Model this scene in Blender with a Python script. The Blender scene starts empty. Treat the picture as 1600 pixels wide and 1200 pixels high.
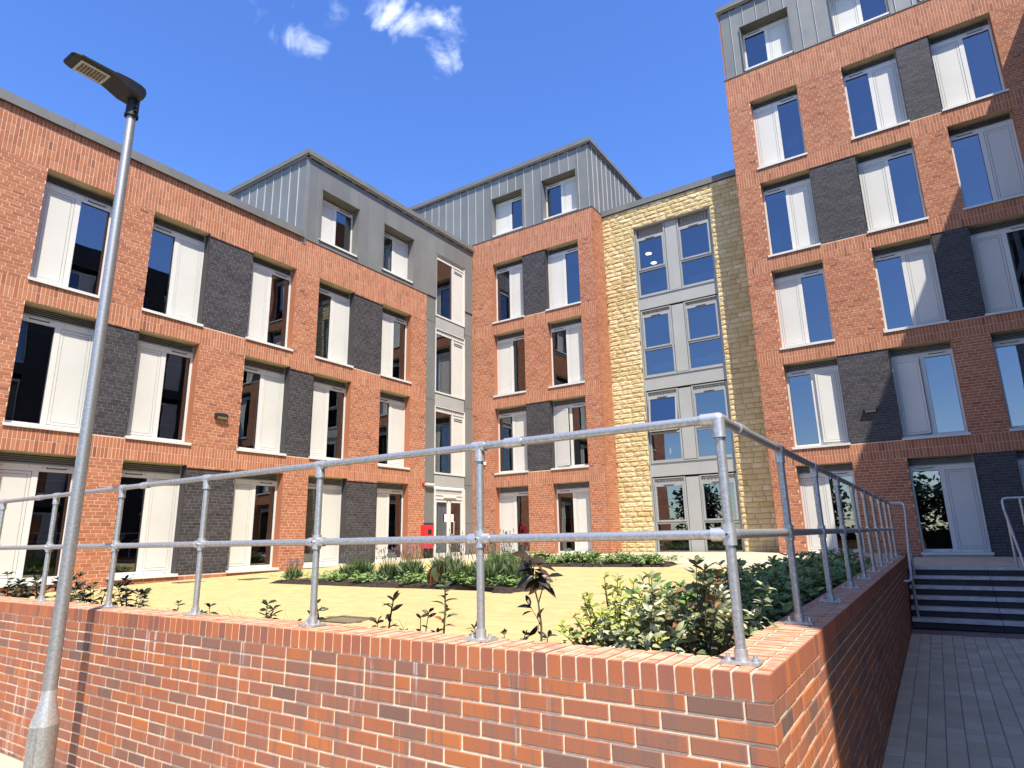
import bpy, math, random
import numpy as np
from mathutils import Vector, Matrix, Quaternion
random.seed(7); RNG = np.random.default_rng(7)
C = bpy.context.scene.collection
SC = bpy.context.scene
PI = math.pi

# ------------------------------------------------------------------ camera, sky, sun, exposure
cd = bpy.data.cameras.new('camera'); cam = bpy.data.objects.new('camera', cd); C.objects.link(cam)
F = Vector((-.532691, .812546, .236664)); R = Vector((.833484, .552188, -.019812)); U = Vector((.146781, -.186702, .97139))
cam.matrix_world = Matrix(((R.x, U.x, -F.x, 0), (R.y, U.y, -F.y, 0), (R.z, U.z, -F.z, 0), (0, 0, 0, 1)))
cd.sensor_width = 36; cd.lens = 36 * 979.84 / 1600; cd.clip_start = .05; cd.clip_end = 2000
SC.camera = cam
SUN_AZ = math.radians(50); SUN_EL = math.radians(58.2)     # azimuth from -Y towards +X
SUN = Vector((math.sin(SUN_AZ) * math.cos(SUN_EL), -math.cos(SUN_AZ) * math.cos(SUN_EL), math.sin(SUN_EL)))
W = bpy.data.worlds.new('World'); SC.world = W; W.use_nodes = True
nt = W.node_tree; nt.nodes.clear()
def wn(t, **k):
    n = nt.nodes.new(t)
    for a, b in k.items(): setattr(n, a, b)
    return n
sky = wn('ShaderNodeTexSky', sky_type='NISHITA'); sky.sun_disc = False
sky.sun_elevation = SUN_EL; sky.sun_rotation = math.atan2(SUN.x, SUN.y)
sky.altitude = 0; sky.air_density = 1.0; sky.dust_density = .35; sky.ozone_density = 3.0
hs = wn('ShaderNodeHueSaturation'); hs.inputs['Saturation'].default_value = 1.24; hs.inputs['Hue'].default_value = .515; hs.inputs['Value'].default_value = 1.17
bg = wn('ShaderNodeBackground'); bg.inputs[1].default_value = .15
out = wn('ShaderNodeOutputWorld')
tc = wn('ShaderNodeTexCoord')
wz = wn('ShaderNodeTexNoise'); wz.inputs['Scale'].default_value = 11; wz.inputs['Detail'].default_value = 4; nt.links.new(tc.outputs['Generated'], wz.inputs['Vector'])
wv = wn('ShaderNodeVectorMath', operation='MULTIPLY_ADD'); wv.inputs[1].default_value = (.14, .14, .14); nt.links.new(wz.outputs['Color'], wv.inputs[0])
wo = wn('ShaderNodeVectorMath', operation='SUBTRACT'); nt.links.new(tc.outputs['Generated'], wo.inputs[0]); wo.inputs[1].default_value = (.07, .07, .07); nt.links.new(wo.outputs[0], wv.inputs[2])
def wmath(op, a, b=None):
    n = wn('ShaderNodeMath', operation=op)
    for i, v in enumerate((a, b)):
        if v is None: continue
        if isinstance(v, (int, float)): n.inputs[i].default_value = v
        else: nt.links.new(v, n.inputs[i])
    return n.outputs[0]
def wblob(c, rx, rz):
    d = Vector(c).normalized(); e = d.cross(Vector((0, 0, 1))).normalized(); g = e.cross(d)
    def dot(v):
        n = wn('ShaderNodeVectorMath', operation='DOT_PRODUCT'); n.inputs[1].default_value = v
        nt.links.new(wv.outputs[0], n.inputs[0]); return n.outputs['Value']
    a = wmath('MULTIPLY', dot(e), 1 / rx); b = wmath('MULTIPLY', dot(g), 1 / rz)
    r2 = wmath('ADD', wmath('MULTIPLY', a, a), wmath('MULTIPLY', b, b))
    inside = wmath('GREATER_THAN', dot(d), 0)
    return wmath('MULTIPLY', wmath('MAXIMUM', wmath('SUBTRACT', 1, r2), 0), inside)
mask = None
for c, rx, rz, k in (((-.523, .492, .702), .05, .045, .95), ((-.500, .540, .680), .045, .05, .9), ((-.466, .563, .682), .045, .036, .8), ((-.640, .389, .664), .06, .035, .55), ((-.618, .434, .656), .045, .03, .5), ((-.582, .437, .687), .04, .03, .45)):
    b = wmath('MULTIPLY', wblob(c, rx, rz), k)
    mask = b if mask is None else wmath('MAXIMUM', mask, b)
nz = wn('ShaderNodeTexNoise'); nz.inputs['Scale'].default_value = 13; nz.inputs['Detail'].default_value = 9; nz.inputs['Roughness'].default_value = .6; nz.inputs['Distortion'].default_value = .5
nt.links.new(tc.outputs['Generated'], nz.inputs['Vector'])
cl = wmath('ADD', mask, wmath('MULTIPLY', wmath('SUBTRACT', nz.outputs['Fac'], .5), 2.6))
mr = wn('ShaderNodeMapRange', interpolation_type='SMOOTHSTEP'); mr.inputs['From Min'].default_value = .30; mr.inputs['From Max'].default_value = 1.6
nt.links.new(wmath('MULTIPLY', cl, wmath('GREATER_THAN', mask, .001)), mr.inputs['Value'])
edge = wn('ShaderNodeMapRange', interpolation_type='SMOOTHSTEP'); edge.inputs['From Max'].default_value = .35; nt.links.new(mask, edge.inputs['Value'])
mx = wn('ShaderNodeMix', data_type='RGBA'); mx.inputs['B'].default_value = (6.6, 7.0, 7.6, 1)
nt.links.new(wmath('MULTIPLY', mr.outputs[0], edge.outputs[0]), mx.inputs['Factor'])
nt.links.new(sky.outputs[0], hs.inputs['Color']); nt.links.new(hs.outputs[0], mx.inputs['A'])
nt.links.new(mx.outputs['Result'], bg.inputs[0]); nt.links.new(bg.outputs[0], out.inputs[0])
sd = bpy.data.lights.new('sun', 'SUN'); sd.energy = 5.0; sd.angle = math.radians(.53); sd.color = (1, .94, .84)
so = bpy.data.objects.new('sun', sd); C.objects.link(so); so.rotation_euler = (-SUN).to_track_quat('-Z', 'Y').to_euler(); so.location = (20, -20, 40)
vs = SC.view_settings; vs.view_transform = 'Standard'; vs.look = 'None'; vs.gamma = 1; vs.use_curve_mapping = False; vs.exposure = .84
SC.render.engine = 'CYCLES'
SC.cycles.max_bounces = 6; SC.cycles.transparent_max_bounces = 8; SC.cycles.caustics_reflective = False; SC.cycles.caustics_refractive = False

# ------------------------------------------------------------------ materials
def mat(name): 
    m = bpy.data.materials.new(name); m.use_nodes = True
    n = m.node_tree; b = n.nodes['Principled BSDF']
    return m, n, b
def N(n, t, **k):
    x = n.nodes.new(t)
    for a, v in k.items(): setattr(x, a, v)
    return x
def pos(n, sx=1, sy=1, sz=1):
    g = N(n, 'ShaderNodeNewGeometry'); mp = N(n, 'ShaderNodeMapping'); mp.inputs['Scale'].default_value = (sx, sy, sz)
    n.links.new(g.outputs['Position'], mp.inputs['Vector']); return mp.outputs[0]
def noise(n, vec, scale, detail=3, rough=.55):
    x = N(n, 'ShaderNodeTexNoise'); x.inputs['Scale'].default_value = scale; x.inputs['Detail'].default_value = detail; x.inputs['Roughness'].default_value = rough
    n.links.new(vec, x.inputs['Vector']); return x.outputs['Fac']
def rng(n, v, a, b, c=0, d=1):
    x = N(n, 'ShaderNodeMapRange'); x.inputs[1].default_value = a; x.inputs[2].default_value = b; x.inputs[3].default_value = c; x.inputs[4].default_value = d
    n.links.new(v, x.inputs[0]); return x.outputs[0]
def mix(n, f, a, b, mode='MIX'):
    x = N(n, 'ShaderNodeMix', data_type='RGBA', blend_type=mode)
    for s, v in (('Factor', f), ('A', a), ('B', b)):
        if isinstance(v, (int, float)): x.inputs[s].default_value = v
        elif isinstance(v, tuple): x.inputs[s].default_value = (*v, 1)
        else: n.links.new(v, x.inputs[s])
    return x.outputs['Result']
def ramp(n, v, stops):
    x = N(n, 'ShaderNodeValToRGB'); e = x.color_ramp.elements
    while len(e) < len(stops): e.new(.5)
    for i, (p, c) in enumerate(stops): e[i].position = p; e[i].color = (*c, 1)
    n.links.new(v, x.inputs[0]); return x.outputs[0]
def attr(n, name='tone'):
    a = N(n, 'ShaderNodeAttribute'); a.attribute_name = name; return a.outputs['Fac']
def bump(n, b, h, s=.2, d=.01):
    x = N(n, 'ShaderNodeBump'); x.inputs['Strength'].default_value = s; x.inputs['Distance'].default_value = d
    n.links.new(h, x.inputs['Height']); n.links.new(x.outputs[0], b.inputs['Normal'])
def brick_mat(name, stops, streak=(.22, .13, .1), amt=.55, stain=0, rough=.85, spec=.25, topsun_smear=0):
    m, n, b = mat(name)
    col = ramp(n, attr(n), stops)
    st = rng(n, noise(n, pos(n, 26, 26, 2.2), 1, 4), .5, .72, 0, amt)
    col = mix(n, st, col, streak)
    gr = noise(n, pos(n), 160, 2)
    col = mix(n, rng(n, gr, .3, .75, 0, .22), col, (.10, .05, .035))
    col = mix(n, rng(n, noise(n, pos(n), .55, 3), .35, .7, 0, .16), col, (.5, .3, .2), 'MULTIPLY')
    if stain:
        s1 = rng(n, noise(n, pos(n, 7, 7, .55), 1, 4, .7), .59, .72, 0, 1); s2 = rng(n, noise(n, pos(n, 60, 60, 3), 1, 2), .46, .60, 0, .85)
        sm = N(n, 'ShaderNodeMath', operation='MULTIPLY'); n.links.new(s1, sm.inputs[0]); n.links.new(s2, sm.inputs[1])
        col = mix(n, sm.outputs[0], col, (.78, .70, .63))
    if topsun_smear:  # up-facing faces painted paler: direct sun put into the colour, plus mortar smears
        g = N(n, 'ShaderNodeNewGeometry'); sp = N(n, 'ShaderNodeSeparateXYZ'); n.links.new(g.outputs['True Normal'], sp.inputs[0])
        up = N(n, 'ShaderNodeMath', operation='MULTIPLY'); n.links.new(rng(n, sp.outputs['Z'], .85, .98), up.inputs[0]); n.links.new(rng(n, noise(n, pos(n), 9, 5, .65), .35, .62, .25, topsun_smear), up.inputs[1])
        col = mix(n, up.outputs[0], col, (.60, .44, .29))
    n.links.new(col, b.inputs['Base Color']); b.inputs['Roughness'].default_value = rough; b.inputs['Specular IOR Level'].default_value = spec
    bump(n, b, gr, .35, .003)
    return m
M = {}
M['brick'] = brick_mat('red_brick', [(0, (.25, .09, .055)), (.3, (.385, .143, .07)), (.65, (.455, .176, .085)), (1, (.52, .225, .115))], amt=.28)
M['wallbrick'] = brick_mat('wall_brick', [(0, (.16, .10, .075)), (.22, (.25, .13, .088)), (.48, (.365, .14, .075)), (.75, (.43, .145, .06)), (1, (.50, .165, .055))], stain=1, amt=.85)
M['coping'] = brick_mat('coping_brick', [(0, (.26, .11, .075)), (.2, (.38, .13, .07)), (.6, (.43, .14, .062)), (1, (.50, .17, .065))], amt=.35, topsun_smear=.85)
M['darkbrick'] = brick_mat('charcoal_brick', [(0, (.028, .029, .032)), (.5, (.045, .046, .05)), (1, (.07, .07, .073))], streak=(.03, .03, .033), amt=.4, spec=.3, rough=.6)
def plain(name, c, rough=.6, metal=0, var=.12, vs=6, spec=.4, bs=0, bscale=80):
    m, n, b = mat(name)
    f = rng(n, noise(n, pos(n), vs, 4), .3, .7, 0, 1)
    n.links.new(mix(n, f, tuple(x * (1 - var) for x in c), tuple(min(1, x * (1 + var)) for x in c)), b.inputs['Base Color'])
    b.inputs['Roughness'].default_value = rough; b.inputs['Metallic'].default_value = metal; b.inputs['Specular IOR Level'].default_value = spec
    if bs: bump(n, b, noise(n, pos(n), bscale, 3), bs, .004)
    return m
M['mortar'] = plain('mortar', (.74, .59, .40), .95, var=.18, vs=30, bs=.3, bscale=200)
M['mortarb'] = plain('building_mortar', (.62, .45, .33), .95, var=.15, vs=9)
M['mortard'] = plain('grey_mortar', (.15, .145, .14), .95, var=.2, vs=20)
M['white'] = plain('white_powder_coat', (.62, .605, .55), .42, var=.03, vs=3)
M['panelw'] = plain('white_panel', (.585, .57, .51), .5, var=.04, vs=1.2)
M['greyframe'] = plain('grey_aluminium', (.33, .335, .315), .42, var=.05, vs=2)
M['greyspan'] = plain('grey_spandrel', (.36, .365, .335), .45, var=.06, vs=1.3)
M['seal'] = plain('black_seal', (.03, .03, .03), .6)
M['louvre'] = plain('louvre_grey', (.34, .33, .30), .5)
M['soffit'] = plain('soffit_board', (.50, .43, .29), .8)
M['coping_metal'] = plain('coping_metal', (.165, .162, .15), .5, var=.1, vs=2)
M['trim'] = plain('pale_trim', (.42, .42, .40), .45, var=.05)
M['roof'] = plain('roof_membrane', (.12, .12, .12), .9)
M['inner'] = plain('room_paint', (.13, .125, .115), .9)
M['blind'] = plain('roller_blind', (.42, .45, .42), .85, var=.04)
M['curtain'] = plain('green_board', (.34, .36, .12), .85, var=.12)
M['desk'] = plain('grey_green_laminate', (.22, .25, .20), .6)
M['bed'] = plain('mattress_cover', (.70, .74, .78), .8)
M['chair'] = plain('pale_plastic', (.68, .68, .66), .5)
M['black'] = plain('black_plastic', (.015, .015, .016), .45)
M['red'] = plain('red_paint', (.62, .025, .03), .4)
M['paper'] = plain('paper', (.85, .85, .83), .8)
M['soil'] = plain('dark_soil', (.032, .022, .015), .95, var=.5, vs=14, bs=1, bscale=30)
M['conc'] = plain('concrete', (.40, .39, .36), .85, var=.14, vs=3, bs=.2)
M['step'] = plain('dark_concrete', (.42, .36, .28), .8, var=.22, vs=4, bs=.3)
M['nosing'] = plain('step_nosing', (.62, .56, .48), .75, var=.18, vs=7)
M['riser'] = plain('step_riser', (.06, .055, .05), .8, var=.2)
M['asphalt'] = plain('asphalt', (.055, .055, .057), .9, var=.25, vs=20)
M['sand'] = plain('jointing_sand', (.17, .125, .06), .95)
M['sandg'] = plain('grey_jointing', (.2, .18, .14), .95)
M['bark'] = plain('bark', (.06, .045, .032), .9, var=.3, vs=20)
M['stem'] = plain('plant_stem', (.09, .075, .035), .8)
M['drain'] = plain('drain_metal', (.12, .11, .08), .6, var=.3, vs=20)
def zinc():
    m, n, b = mat('zinc_cladding')
    c = ramp(n, attr(n), [(0, (.165, .168, .156)), (.82, (.205, .208, .192)), (.9, (.50, .51, .49)), (1, (.52, .53, .51))])  # upper stops: pale seams, side sunlight put into the colour
    c = mix(n, rng(n, noise(n, pos(n, 1, 1, .6), 1.6, 4), .4, .75, 0, .5), c, (1.3, 1.3, 1.27), 'MULTIPLY')
    n.links.new(c, b.inputs['Base Color']); b.inputs['Metallic'].default_value = .2
    n.links.new(rng(n, noise(n, pos(n), 3, 3), .3, .7, .42, .6), b.inputs['Roughness']); bump(n, b, noise(n, pos(n), 1.7, 2), .12, .03)
    return m
M['zinc'] = zinc()
def galv(name, c=(.55, .545, .52)):
    m, n, b = mat(name)
    f = noise(n, pos(n), 55, 4, .65); g = noise(n, pos(n), 9, 3)
    col = mix(n, rng(n, f, .42, .62), tuple(x * .68 for x in c), c); col = mix(n, rng(n, g, .45, .7, 0, .5), col, tuple(x * .82 for x in c))
    n.links.new(col, b.inputs['Base Color']); b.inputs['Metallic'].default_value = .7
    n.links.new(rng(n, f, .35, .65, .55, .36), b.inputs['Roughness']); bump(n, b, f, .12, .002)
    return m
M['galv'] = galv('galvanised_steel'); M['fit'] = galv('galvanised_fitting', (.68, .67, .64)); M['pole'] = galv('galvanised_pole', (.46, .455, .43))
def stone():
    m, n, b = mat('split_stone')
    c = ramp(n, attr(n), [(0, (.53, .395, .185)), (.35, (.60, .465, .235)), (.7, (.655, .525, .285)), (1, (.72, .60, .36))])
    c = mix(n, rng(n, noise(n, pos(n), 22, 5, .65), .45, .75, 0, .5), c, (.46, .34, .15))
    n.links.new(c, b.inputs['Base Color']); b.inputs['Roughness'].default_value = .92; b.inputs['Specular IOR Level'].default_value = .15
    bump(n, b, noise(n, pos(n), 26, 5, .7), .45, .015); return m
M['stone'] = stone(); M['stonej'] = plain('stone_mortar', (.27, .205, .105), .95)
def paver(name, stops, dirt, k=.35):
    m, n, b = mat(name)
    c = ramp(n, attr(n), stops); c = mix(n, rng(n, noise(n, pos(n), 1.1, 5, .6), .42, .75, 0, k), c, dirt)
    c = mix(n, rng(n, noise(n, pos(n), 140, 2), .35, .7, 0, .25), c, dirt)
    n.links.new(c, b.inputs['Base Color']); b.inputs['Roughness'].default_value = .85; b.inputs['Specular IOR Level'].default_value = .25
    bump(n, b, noise(n, pos(n), 90, 3), .3, .004); return m
M['yellow'] = paver('buff_paver', [(0, (.43, .325, .14)), (.5, (.47, .365, .162)), (1, (.505, .395, .182))], (.43, .31, .13), .25)
M['greyp'] = paver('grey_paver', [(0, (.48, .40, .26)), (.5, (.54, .455, .305)), (1, (.61, .52, .37))], (.40, .32, .2))
M['redp'] = paver('brown_paver', [(0, (.20, .12, .10)), (1, (.28, .18, .15))], (.15, .11, .1))
M['flag'] = paver('buff_flag', [(0, (.46, .40, .29)), (1, (.52, .46, .34))], (.36, .30, .2), .25)
def glass(name, tint=(.38, .43, .43), ior=2.7):
    m = bpy.data.materials.new(name); m.use_nodes = True; n = m.node_tree; n.nodes.clear()
    o = N(n, 'ShaderNodeOutputMaterial'); t = N(n, 'ShaderNodeBsdfTransparent'); t.inputs[0].default_value = (*tint, 1)
    g = N(n, 'ShaderNodeBsdfGlossy'); g.inputs['Roughness'].default_value = 0; g.inputs[0].default_value = (.86, .93, 1, 1)
    f = N(n, 'ShaderNodeFresnel'); f.inputs[0].default_value = ior; x = N(n, 'ShaderNodeMixShader')
    bp = N(n, 'ShaderNodeBump'); bp.inputs['Strength'].default_value = .10; bp.inputs['Distance'].default_value = .02
    n.links.new(noise(n, pos(n), 1.1, 1), bp.inputs['Height']); n.links.new(bp.outputs[0], g.inputs['Normal'])
    n.links.new(f.outputs[0], x.inputs[0]); n.links.new(t.outputs[0], x.inputs[1]); n.links.new(g.outputs[0], x.inputs[2]); n.links.new(x.outputs[0], o.inputs[0])
    return m
M['glass'] = glass('window_glass')
def emit(name, c, s):
    m = bpy.data.materials.new(name); m.use_nodes = True; n = m.node_tree; n.nodes.clear()
    o = N(n, 'ShaderNodeOutputMaterial'); e = N(n, 'ShaderNodeEmission'); e.inputs[0].default_value = (*c, 1); e.inputs[1].default_value = s
    n.links.new(e.outputs[0], o.inputs[0]); return m
M['lit'] = emit('lit_ceiling_lamp', (1, .97, .9), 3.0)
def leafm(name, stops, rough=.42, trans=.16):
    m, n, b = mat(name)
    c = ramp(n, attr(n), stops); c = mix(n, rng(n, noise(n, pos(n), 40, 2), .35, .7, 0, .3), c, tuple(x * .5 for x in stops[0][1]))
    n.links.new(c, b.inputs['Base Color']); b.inputs['Roughness'].default_value = rough; b.inputs['Specular IOR Level'].default_value = .45
    t = N(n, 'ShaderNodeBsdfTranslucent'); n.links.new(c, t.inputs[0]); x = N(n, 'ShaderNodeMixShader'); x.inputs[0].default_value = trans
    o = n.nodes['Material Output']; n.links.new(b.outputs[0], x.inputs[1]); n.links.new(t.outputs[0], x.inputs[2]); n.links.new(x.outputs[0], o.inputs[0])
    return m
M['laurel'] = leafm('laurel_leaf', [(0, (.09, .17, .04)), (.5, (.18, .29, .075)), (1, (.31, .41, .13))])
M['photinia'] = leafm('photinia_leaf', [(0, (.07, .09, .035)), (.55, (.17, .19, .075)), (.8, (.32, .17, .075)), (1, (.42, .12, .06))])
M['varieg'] = leafm('variegated_leaf', [(0, (.20, .25, .05)), (.5, (.50, .54, .10)), (1, (.74, .70, .26))])
M['pale'] = leafm('cream_edged_leaf', [(0, (.14, .19, .06)), (.55, (.45, .45, .22)), (1, (.78, .74, .50))])
M['darkred'] = leafm('dark_red_leaf', [(0, (.024, .020, .010)), (.6, (.05, .032, .014)), (1, (.11, .045, .02))])
M['darkleaf'] = leafm('dark_green_leaf', [(0, (.016, .024, .012)), (.6, (.03, .045, .018)), (1, (.06, .07, .025))])
M['lav'] = leafm('lavender_leaf', [(0, (.06, .095, .035)), (.5, (.12, .18, .06)), (1, (.21, .27, .12))], .6)
M['lavf'] = leafm('lavender_flower', [(0, (.11, .085, .12)), (1, (.24, .18, .26))], .7)
M['treeleaf'] = leafm('tree_leaf', [(0, (.02, .035, .01)), (1, (.055, .08, .02))])

# ------------------------------------------------------------------ mesh helpers
def link(name, me, parent=None, mw=None):
    o = bpy.data.objects.new(name, me); C.objects.link(o)
    if parent: o.parent = parent
    if mw is not None: o.matrix_local = mw
    return o
def tag(o, label=None, cat=None, group=None, kind=None):
    for k, v in (('label', label), ('category', cat), ('group', group), ('kind', kind)):
        if v: o[k] = v
    return o
def empty(name, loc=(0, 0, 0), rz=0, **k):
    o = link(name, None); o.location = loc; o.rotation_euler = (0, 0, rz); o.empty_display_size = .2
    return tag(o, **k)
def np_mesh(name, V, Q, mats, tone=None, mi=None, smooth=False):
    me = bpy.data.meshes.new(name); V = np.asarray(V, np.float32); Q = np.asarray(Q, np.int32); k = Q.shape[1]
    me.vertices.add(len(V)); me.vertices.foreach_set('co', V.ravel()); me.loops.add(Q.size); me.loops.foreach_set('vertex_index', Q.ravel())
    me.polygons.add(len(Q)); me.polygons.foreach_set('loop_start', np.arange(0, Q.size, k, dtype=np.int32)); me.polygons.foreach_set('loop_total', np.full(len(Q), k, np.int32))
    for m in mats: me.materials.append(M[m])
    if mi is not None: me.polygons.foreach_set('material_index', np.asarray(mi, np.int32))
    if tone is not None:
        a = me.attributes.new('tone', 'FLOAT', 'POINT'); a.data.foreach_set('value', np.asarray(tone, np.float32))
    me.polygons.foreach_set('use_smooth', np.full(len(Q), bool(smooth)))
    me.update(calc_edges=True); return me
class MB:
    def __init__(s): s.v = []; s.f = []; s.m = []; s.t = []; s.sm = []
    def add(s, vs, fs, m=0, tone=.5, smooth=False):
        b = len(s.v); s.v += [tuple(v) for v in vs]; s.t += [tone] * len(vs)
        for f in fs: s.f.append([b + i for i in f]); s.m.append(m); s.sm.append(smooth)
    def box(s, x0, x1, y0, y1, z0, z1, m=0, tone=.5):
        s.add([(x0, y0, z0), (x1, y0, z0), (x1, y1, z0), (x0, y1, z0), (x0, y0, z1), (x1, y0, z1), (x1, y1, z1), (x0, y1, z1)],
              [(0, 3, 2, 1), (4, 5, 6, 7), (0, 1, 5, 4), (1, 2, 6, 5), (2, 3, 7, 6), (3, 0, 4, 7)], m, tone)
    def quad(s, a, b, c, d, m=0, tone=.5): s.add([a, b, c, d], [(0, 1, 2, 3)], m, tone)
    def tube(s, pts, r, n=12, m=0, caps=True, tone=.5):
        pts = [Vector(p) for p in pts]; rs = r if isinstance(r, (list, tuple)) else [r] * len(pts); rings = []
        up = None
        for i, p in enumerate(pts):
            d = (pts[min(i + 1, len(pts) - 1)] - pts[max(i - 1, 0)]).normalized()
            a = up if up is not None else (Vector((0, 0, 1)) if abs(d.z) < .9 else Vector((1, 0, 0)))
            a = (a - d * a.dot(d)).normalized(); up = a; b = d.cross(a)
            rings.append([p + (a * math.cos(2 * PI * k / n) + b * math.sin(2 * PI * k / n)) * rs[i] for k in range(n)])
        vs = [v for q in rings for v in q]; fs = []
        for i in range(len(pts) - 1):
            for k in range(n): fs.append((i * n + k, i * n + (k + 1) % n, (i + 1) * n + (k + 1) % n, (i + 1) * n + k))
        s.add(vs, fs, m, tone, True)
        if caps: s.add(rings[0], [tuple(range(n))[::-1]], m, tone); s.add(rings[-1], [tuple(range(n))], m, tone)
    def ball(s, c, r, m=0, n=10, k=6, sc=(1, 1, 1)):
        vs = []; fs = []
        for i in range(k + 1):
            t = PI * i / k
            for j in range(n): vs.append((c[0] + r * sc[0] * math.sin(t) * math.cos(2 * PI * j / n), c[1] + r * sc[1] * math.sin(t) * math.sin(2 * PI * j / n), c[2] + r * sc[2] * math.cos(t)))
        for i in range(k):
            for j in range(n): fs.append((i * n + j, (i + 1) * n + j, (i + 1) * n + (j + 1) % n, i * n + (j + 1) % n))
        s.add(vs, fs, m, .5, True)
    def mesh(s, name, mats):
        me = bpy.data.meshes.new(name); me.from_pydata(s.v, [], s.f)
        for m in mats: me.materials.append(M[m])
        me.polygons.foreach_set('material_index', s.m); me.polygons.foreach_set('use_smooth', s.sm)
        a = me.attributes.new('tone', 'FLOAT', 'POINT'); a.data.foreach_set('value', s.t); me.update(); return me
    def build(s, name, mats, parent=None, mw=None): return link(name, s.mesh(name, mats), parent, mw)

# blocks with a chamfered front (front = -y, x along, z up)
BQ = np.array([(0, 1, 5, 4), (1, 2, 6, 5), (2, 3, 7, 6), (3, 0, 4, 7), (4, 5, 9, 8), (5, 6, 10, 9), (6, 7, 11, 10), (7, 4, 8, 11), (8, 9, 10, 11)], np.int32)
def block_arrays(S, dep, ch):
    """S rows: x0 x1 z0 z1 y tone"""
    S = np.asarray(S, np.float64); n = len(S); V = np.zeros((n, 12, 3))
    for i, (a, b) in enumerate(((0, 2), (1, 2), (1, 3), (0, 3))):
        sx = 1 if a == 0 else -1; sz = 1 if b == 2 else -1
        V[:, i] = np.stack([S[:, a], S[:, 4] + dep, S[:, b]], 1)
        V[:, 4 + i] = np.stack([S[:, a], S[:, 4] + ch, S[:, b]], 1)
        V[:, 8 + i] = np.stack([S[:, a] + sx * ch, S[:, 4], S[:, b] + sz * ch], 1)
    Q = (BQ[None] + 12 * np.arange(n)[:, None, None]).reshape(-1, 4)
    return V.reshape(-1, 3), Q, np.repeat(S[:, 5], 12)
_cache = {}
def unit_block(w, h, dep, ch, m, tone):
    k = (round(w, 3), round(h, 3), dep, ch, m, round(tone * 7))
    if k not in _cache:
        V, Q, T = block_arrays([(-w / 2, w / 2, -h / 2, h / 2, 0, round(tone * 7) / 7)], dep, ch)
        _cache[k] = np_mesh('block', V, Q, [m], T)
    return _cache[k]
Fv, Rv, Uv = np.array(F), np.array(R), np.array(U); FP = 979.84
def pix_area(P, nrm, w, h):
    P = np.asarray(P); d = P @ Fv; ok = d > .3; d2 = np.where(ok, d, 1)
    px = 800 + FP * (P @ Rv) / d2; py = 600 - FP * (P @ Uv) / d2
    ok &= (px > -10) & (px < 1610) & (py > -10) & (py < 1210)
    dist = np.linalg.norm(P, axis=1); cs = -(P @ nrm) / dist
    return np.where(ok, np.maximum(cs, 0) * w * h * (FP / d2) ** 2, 0)
def block_field(name, mass, parent, mw, S, dep, ch, m, nind, hide=None):
    """the nind largest in the picture as objects NAME, the rest as one part MASS"""
    S = np.asarray(S, np.float64)
    if nind:
        L = np.stack([(S[:, 0] + S[:, 1]) / 2, S[:, 4], (S[:, 2] + S[:, 3]) / 2, np.ones(len(S))], 1)
        pw = (parent.matrix_basis if parent and parent.parent is None else Matrix.Identity(4)) @ mw
        A = np.array(pw); P = (L @ A.T)[:, :3]; nrm = A[:3, :3] @ np.array((0, -1, 0))
        sc = pix_area(P, nrm, S[:, 1] - S[:, 0], S[:, 3] - S[:, 2])
        if hide is not None: sc = np.where(hide(P), 0, sc)
        idx = np.argsort(-sc)[:nind]; idx = idx[sc[idx] > 0]
        for i in idx:
            x0, x1, z0, z1, y, t = S[i]
            link(name, unit_block(x1 - x0, z1 - z0, dep, ch, m, t), parent, mw @ Matrix.Translation(((x0 + x1) / 2, y, (z0 + z1) / 2)))
        S = np.delete(S, idx, 0)
    if len(S):
        V, Q, T = block_arrays(S, dep, ch); o = link(mass, np_mesh(mass, V, Q, [m], T), parent, mw); o['kind'] = 'stuff'
J = .010
def tone(): return min(1, max(0, random.gauss(.55, .19)))
def stretcher(u0, u1, z0, z1, y=0, L=.225, pitch=.074, jj=J, tn=tone, jit=.0015):
    S = []; n = max(1, round((z1 - z0) / pitch)); p = (z1 - z0) / n
    for k in range(n):
        a = u0 - (k % 2) * L / 2 - (0.06 if k % 4 > 1 else 0)
        while a < u1 - .02:
            x0 = max(a, u0); x1 = min(a + L - jj, u1)
            if x1 - x0 > .025: S.append((x0, x1, z0 + k * p + jj / 2, z0 + (k + 1) * p - jj / 2, y + random.uniform(-jit, jit), tn()))
            a += L
    return S
def soldier(u0, u1, z0, z1, y=0):
    S = []; n = max(1, round((z1 - z0) / .222)); p = (z1 - z0) / n; c = max(1, round((u1 - u0) / .075)); w = (u1 - u0) / c
    for k in range(n):
        for i in range(c): S.append((u0 + i * w + J / 2, u0 + (i + 1) * w - J / 2, z0 + k * p + J / 2, z0 + (k + 1) * p - J / 2, y + random.uniform(-.0015, .0015), tone()))
    return S
def inside(u, z, holes): return any(a < u < b and c < z < d for a, b, c, d in holes)
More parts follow.
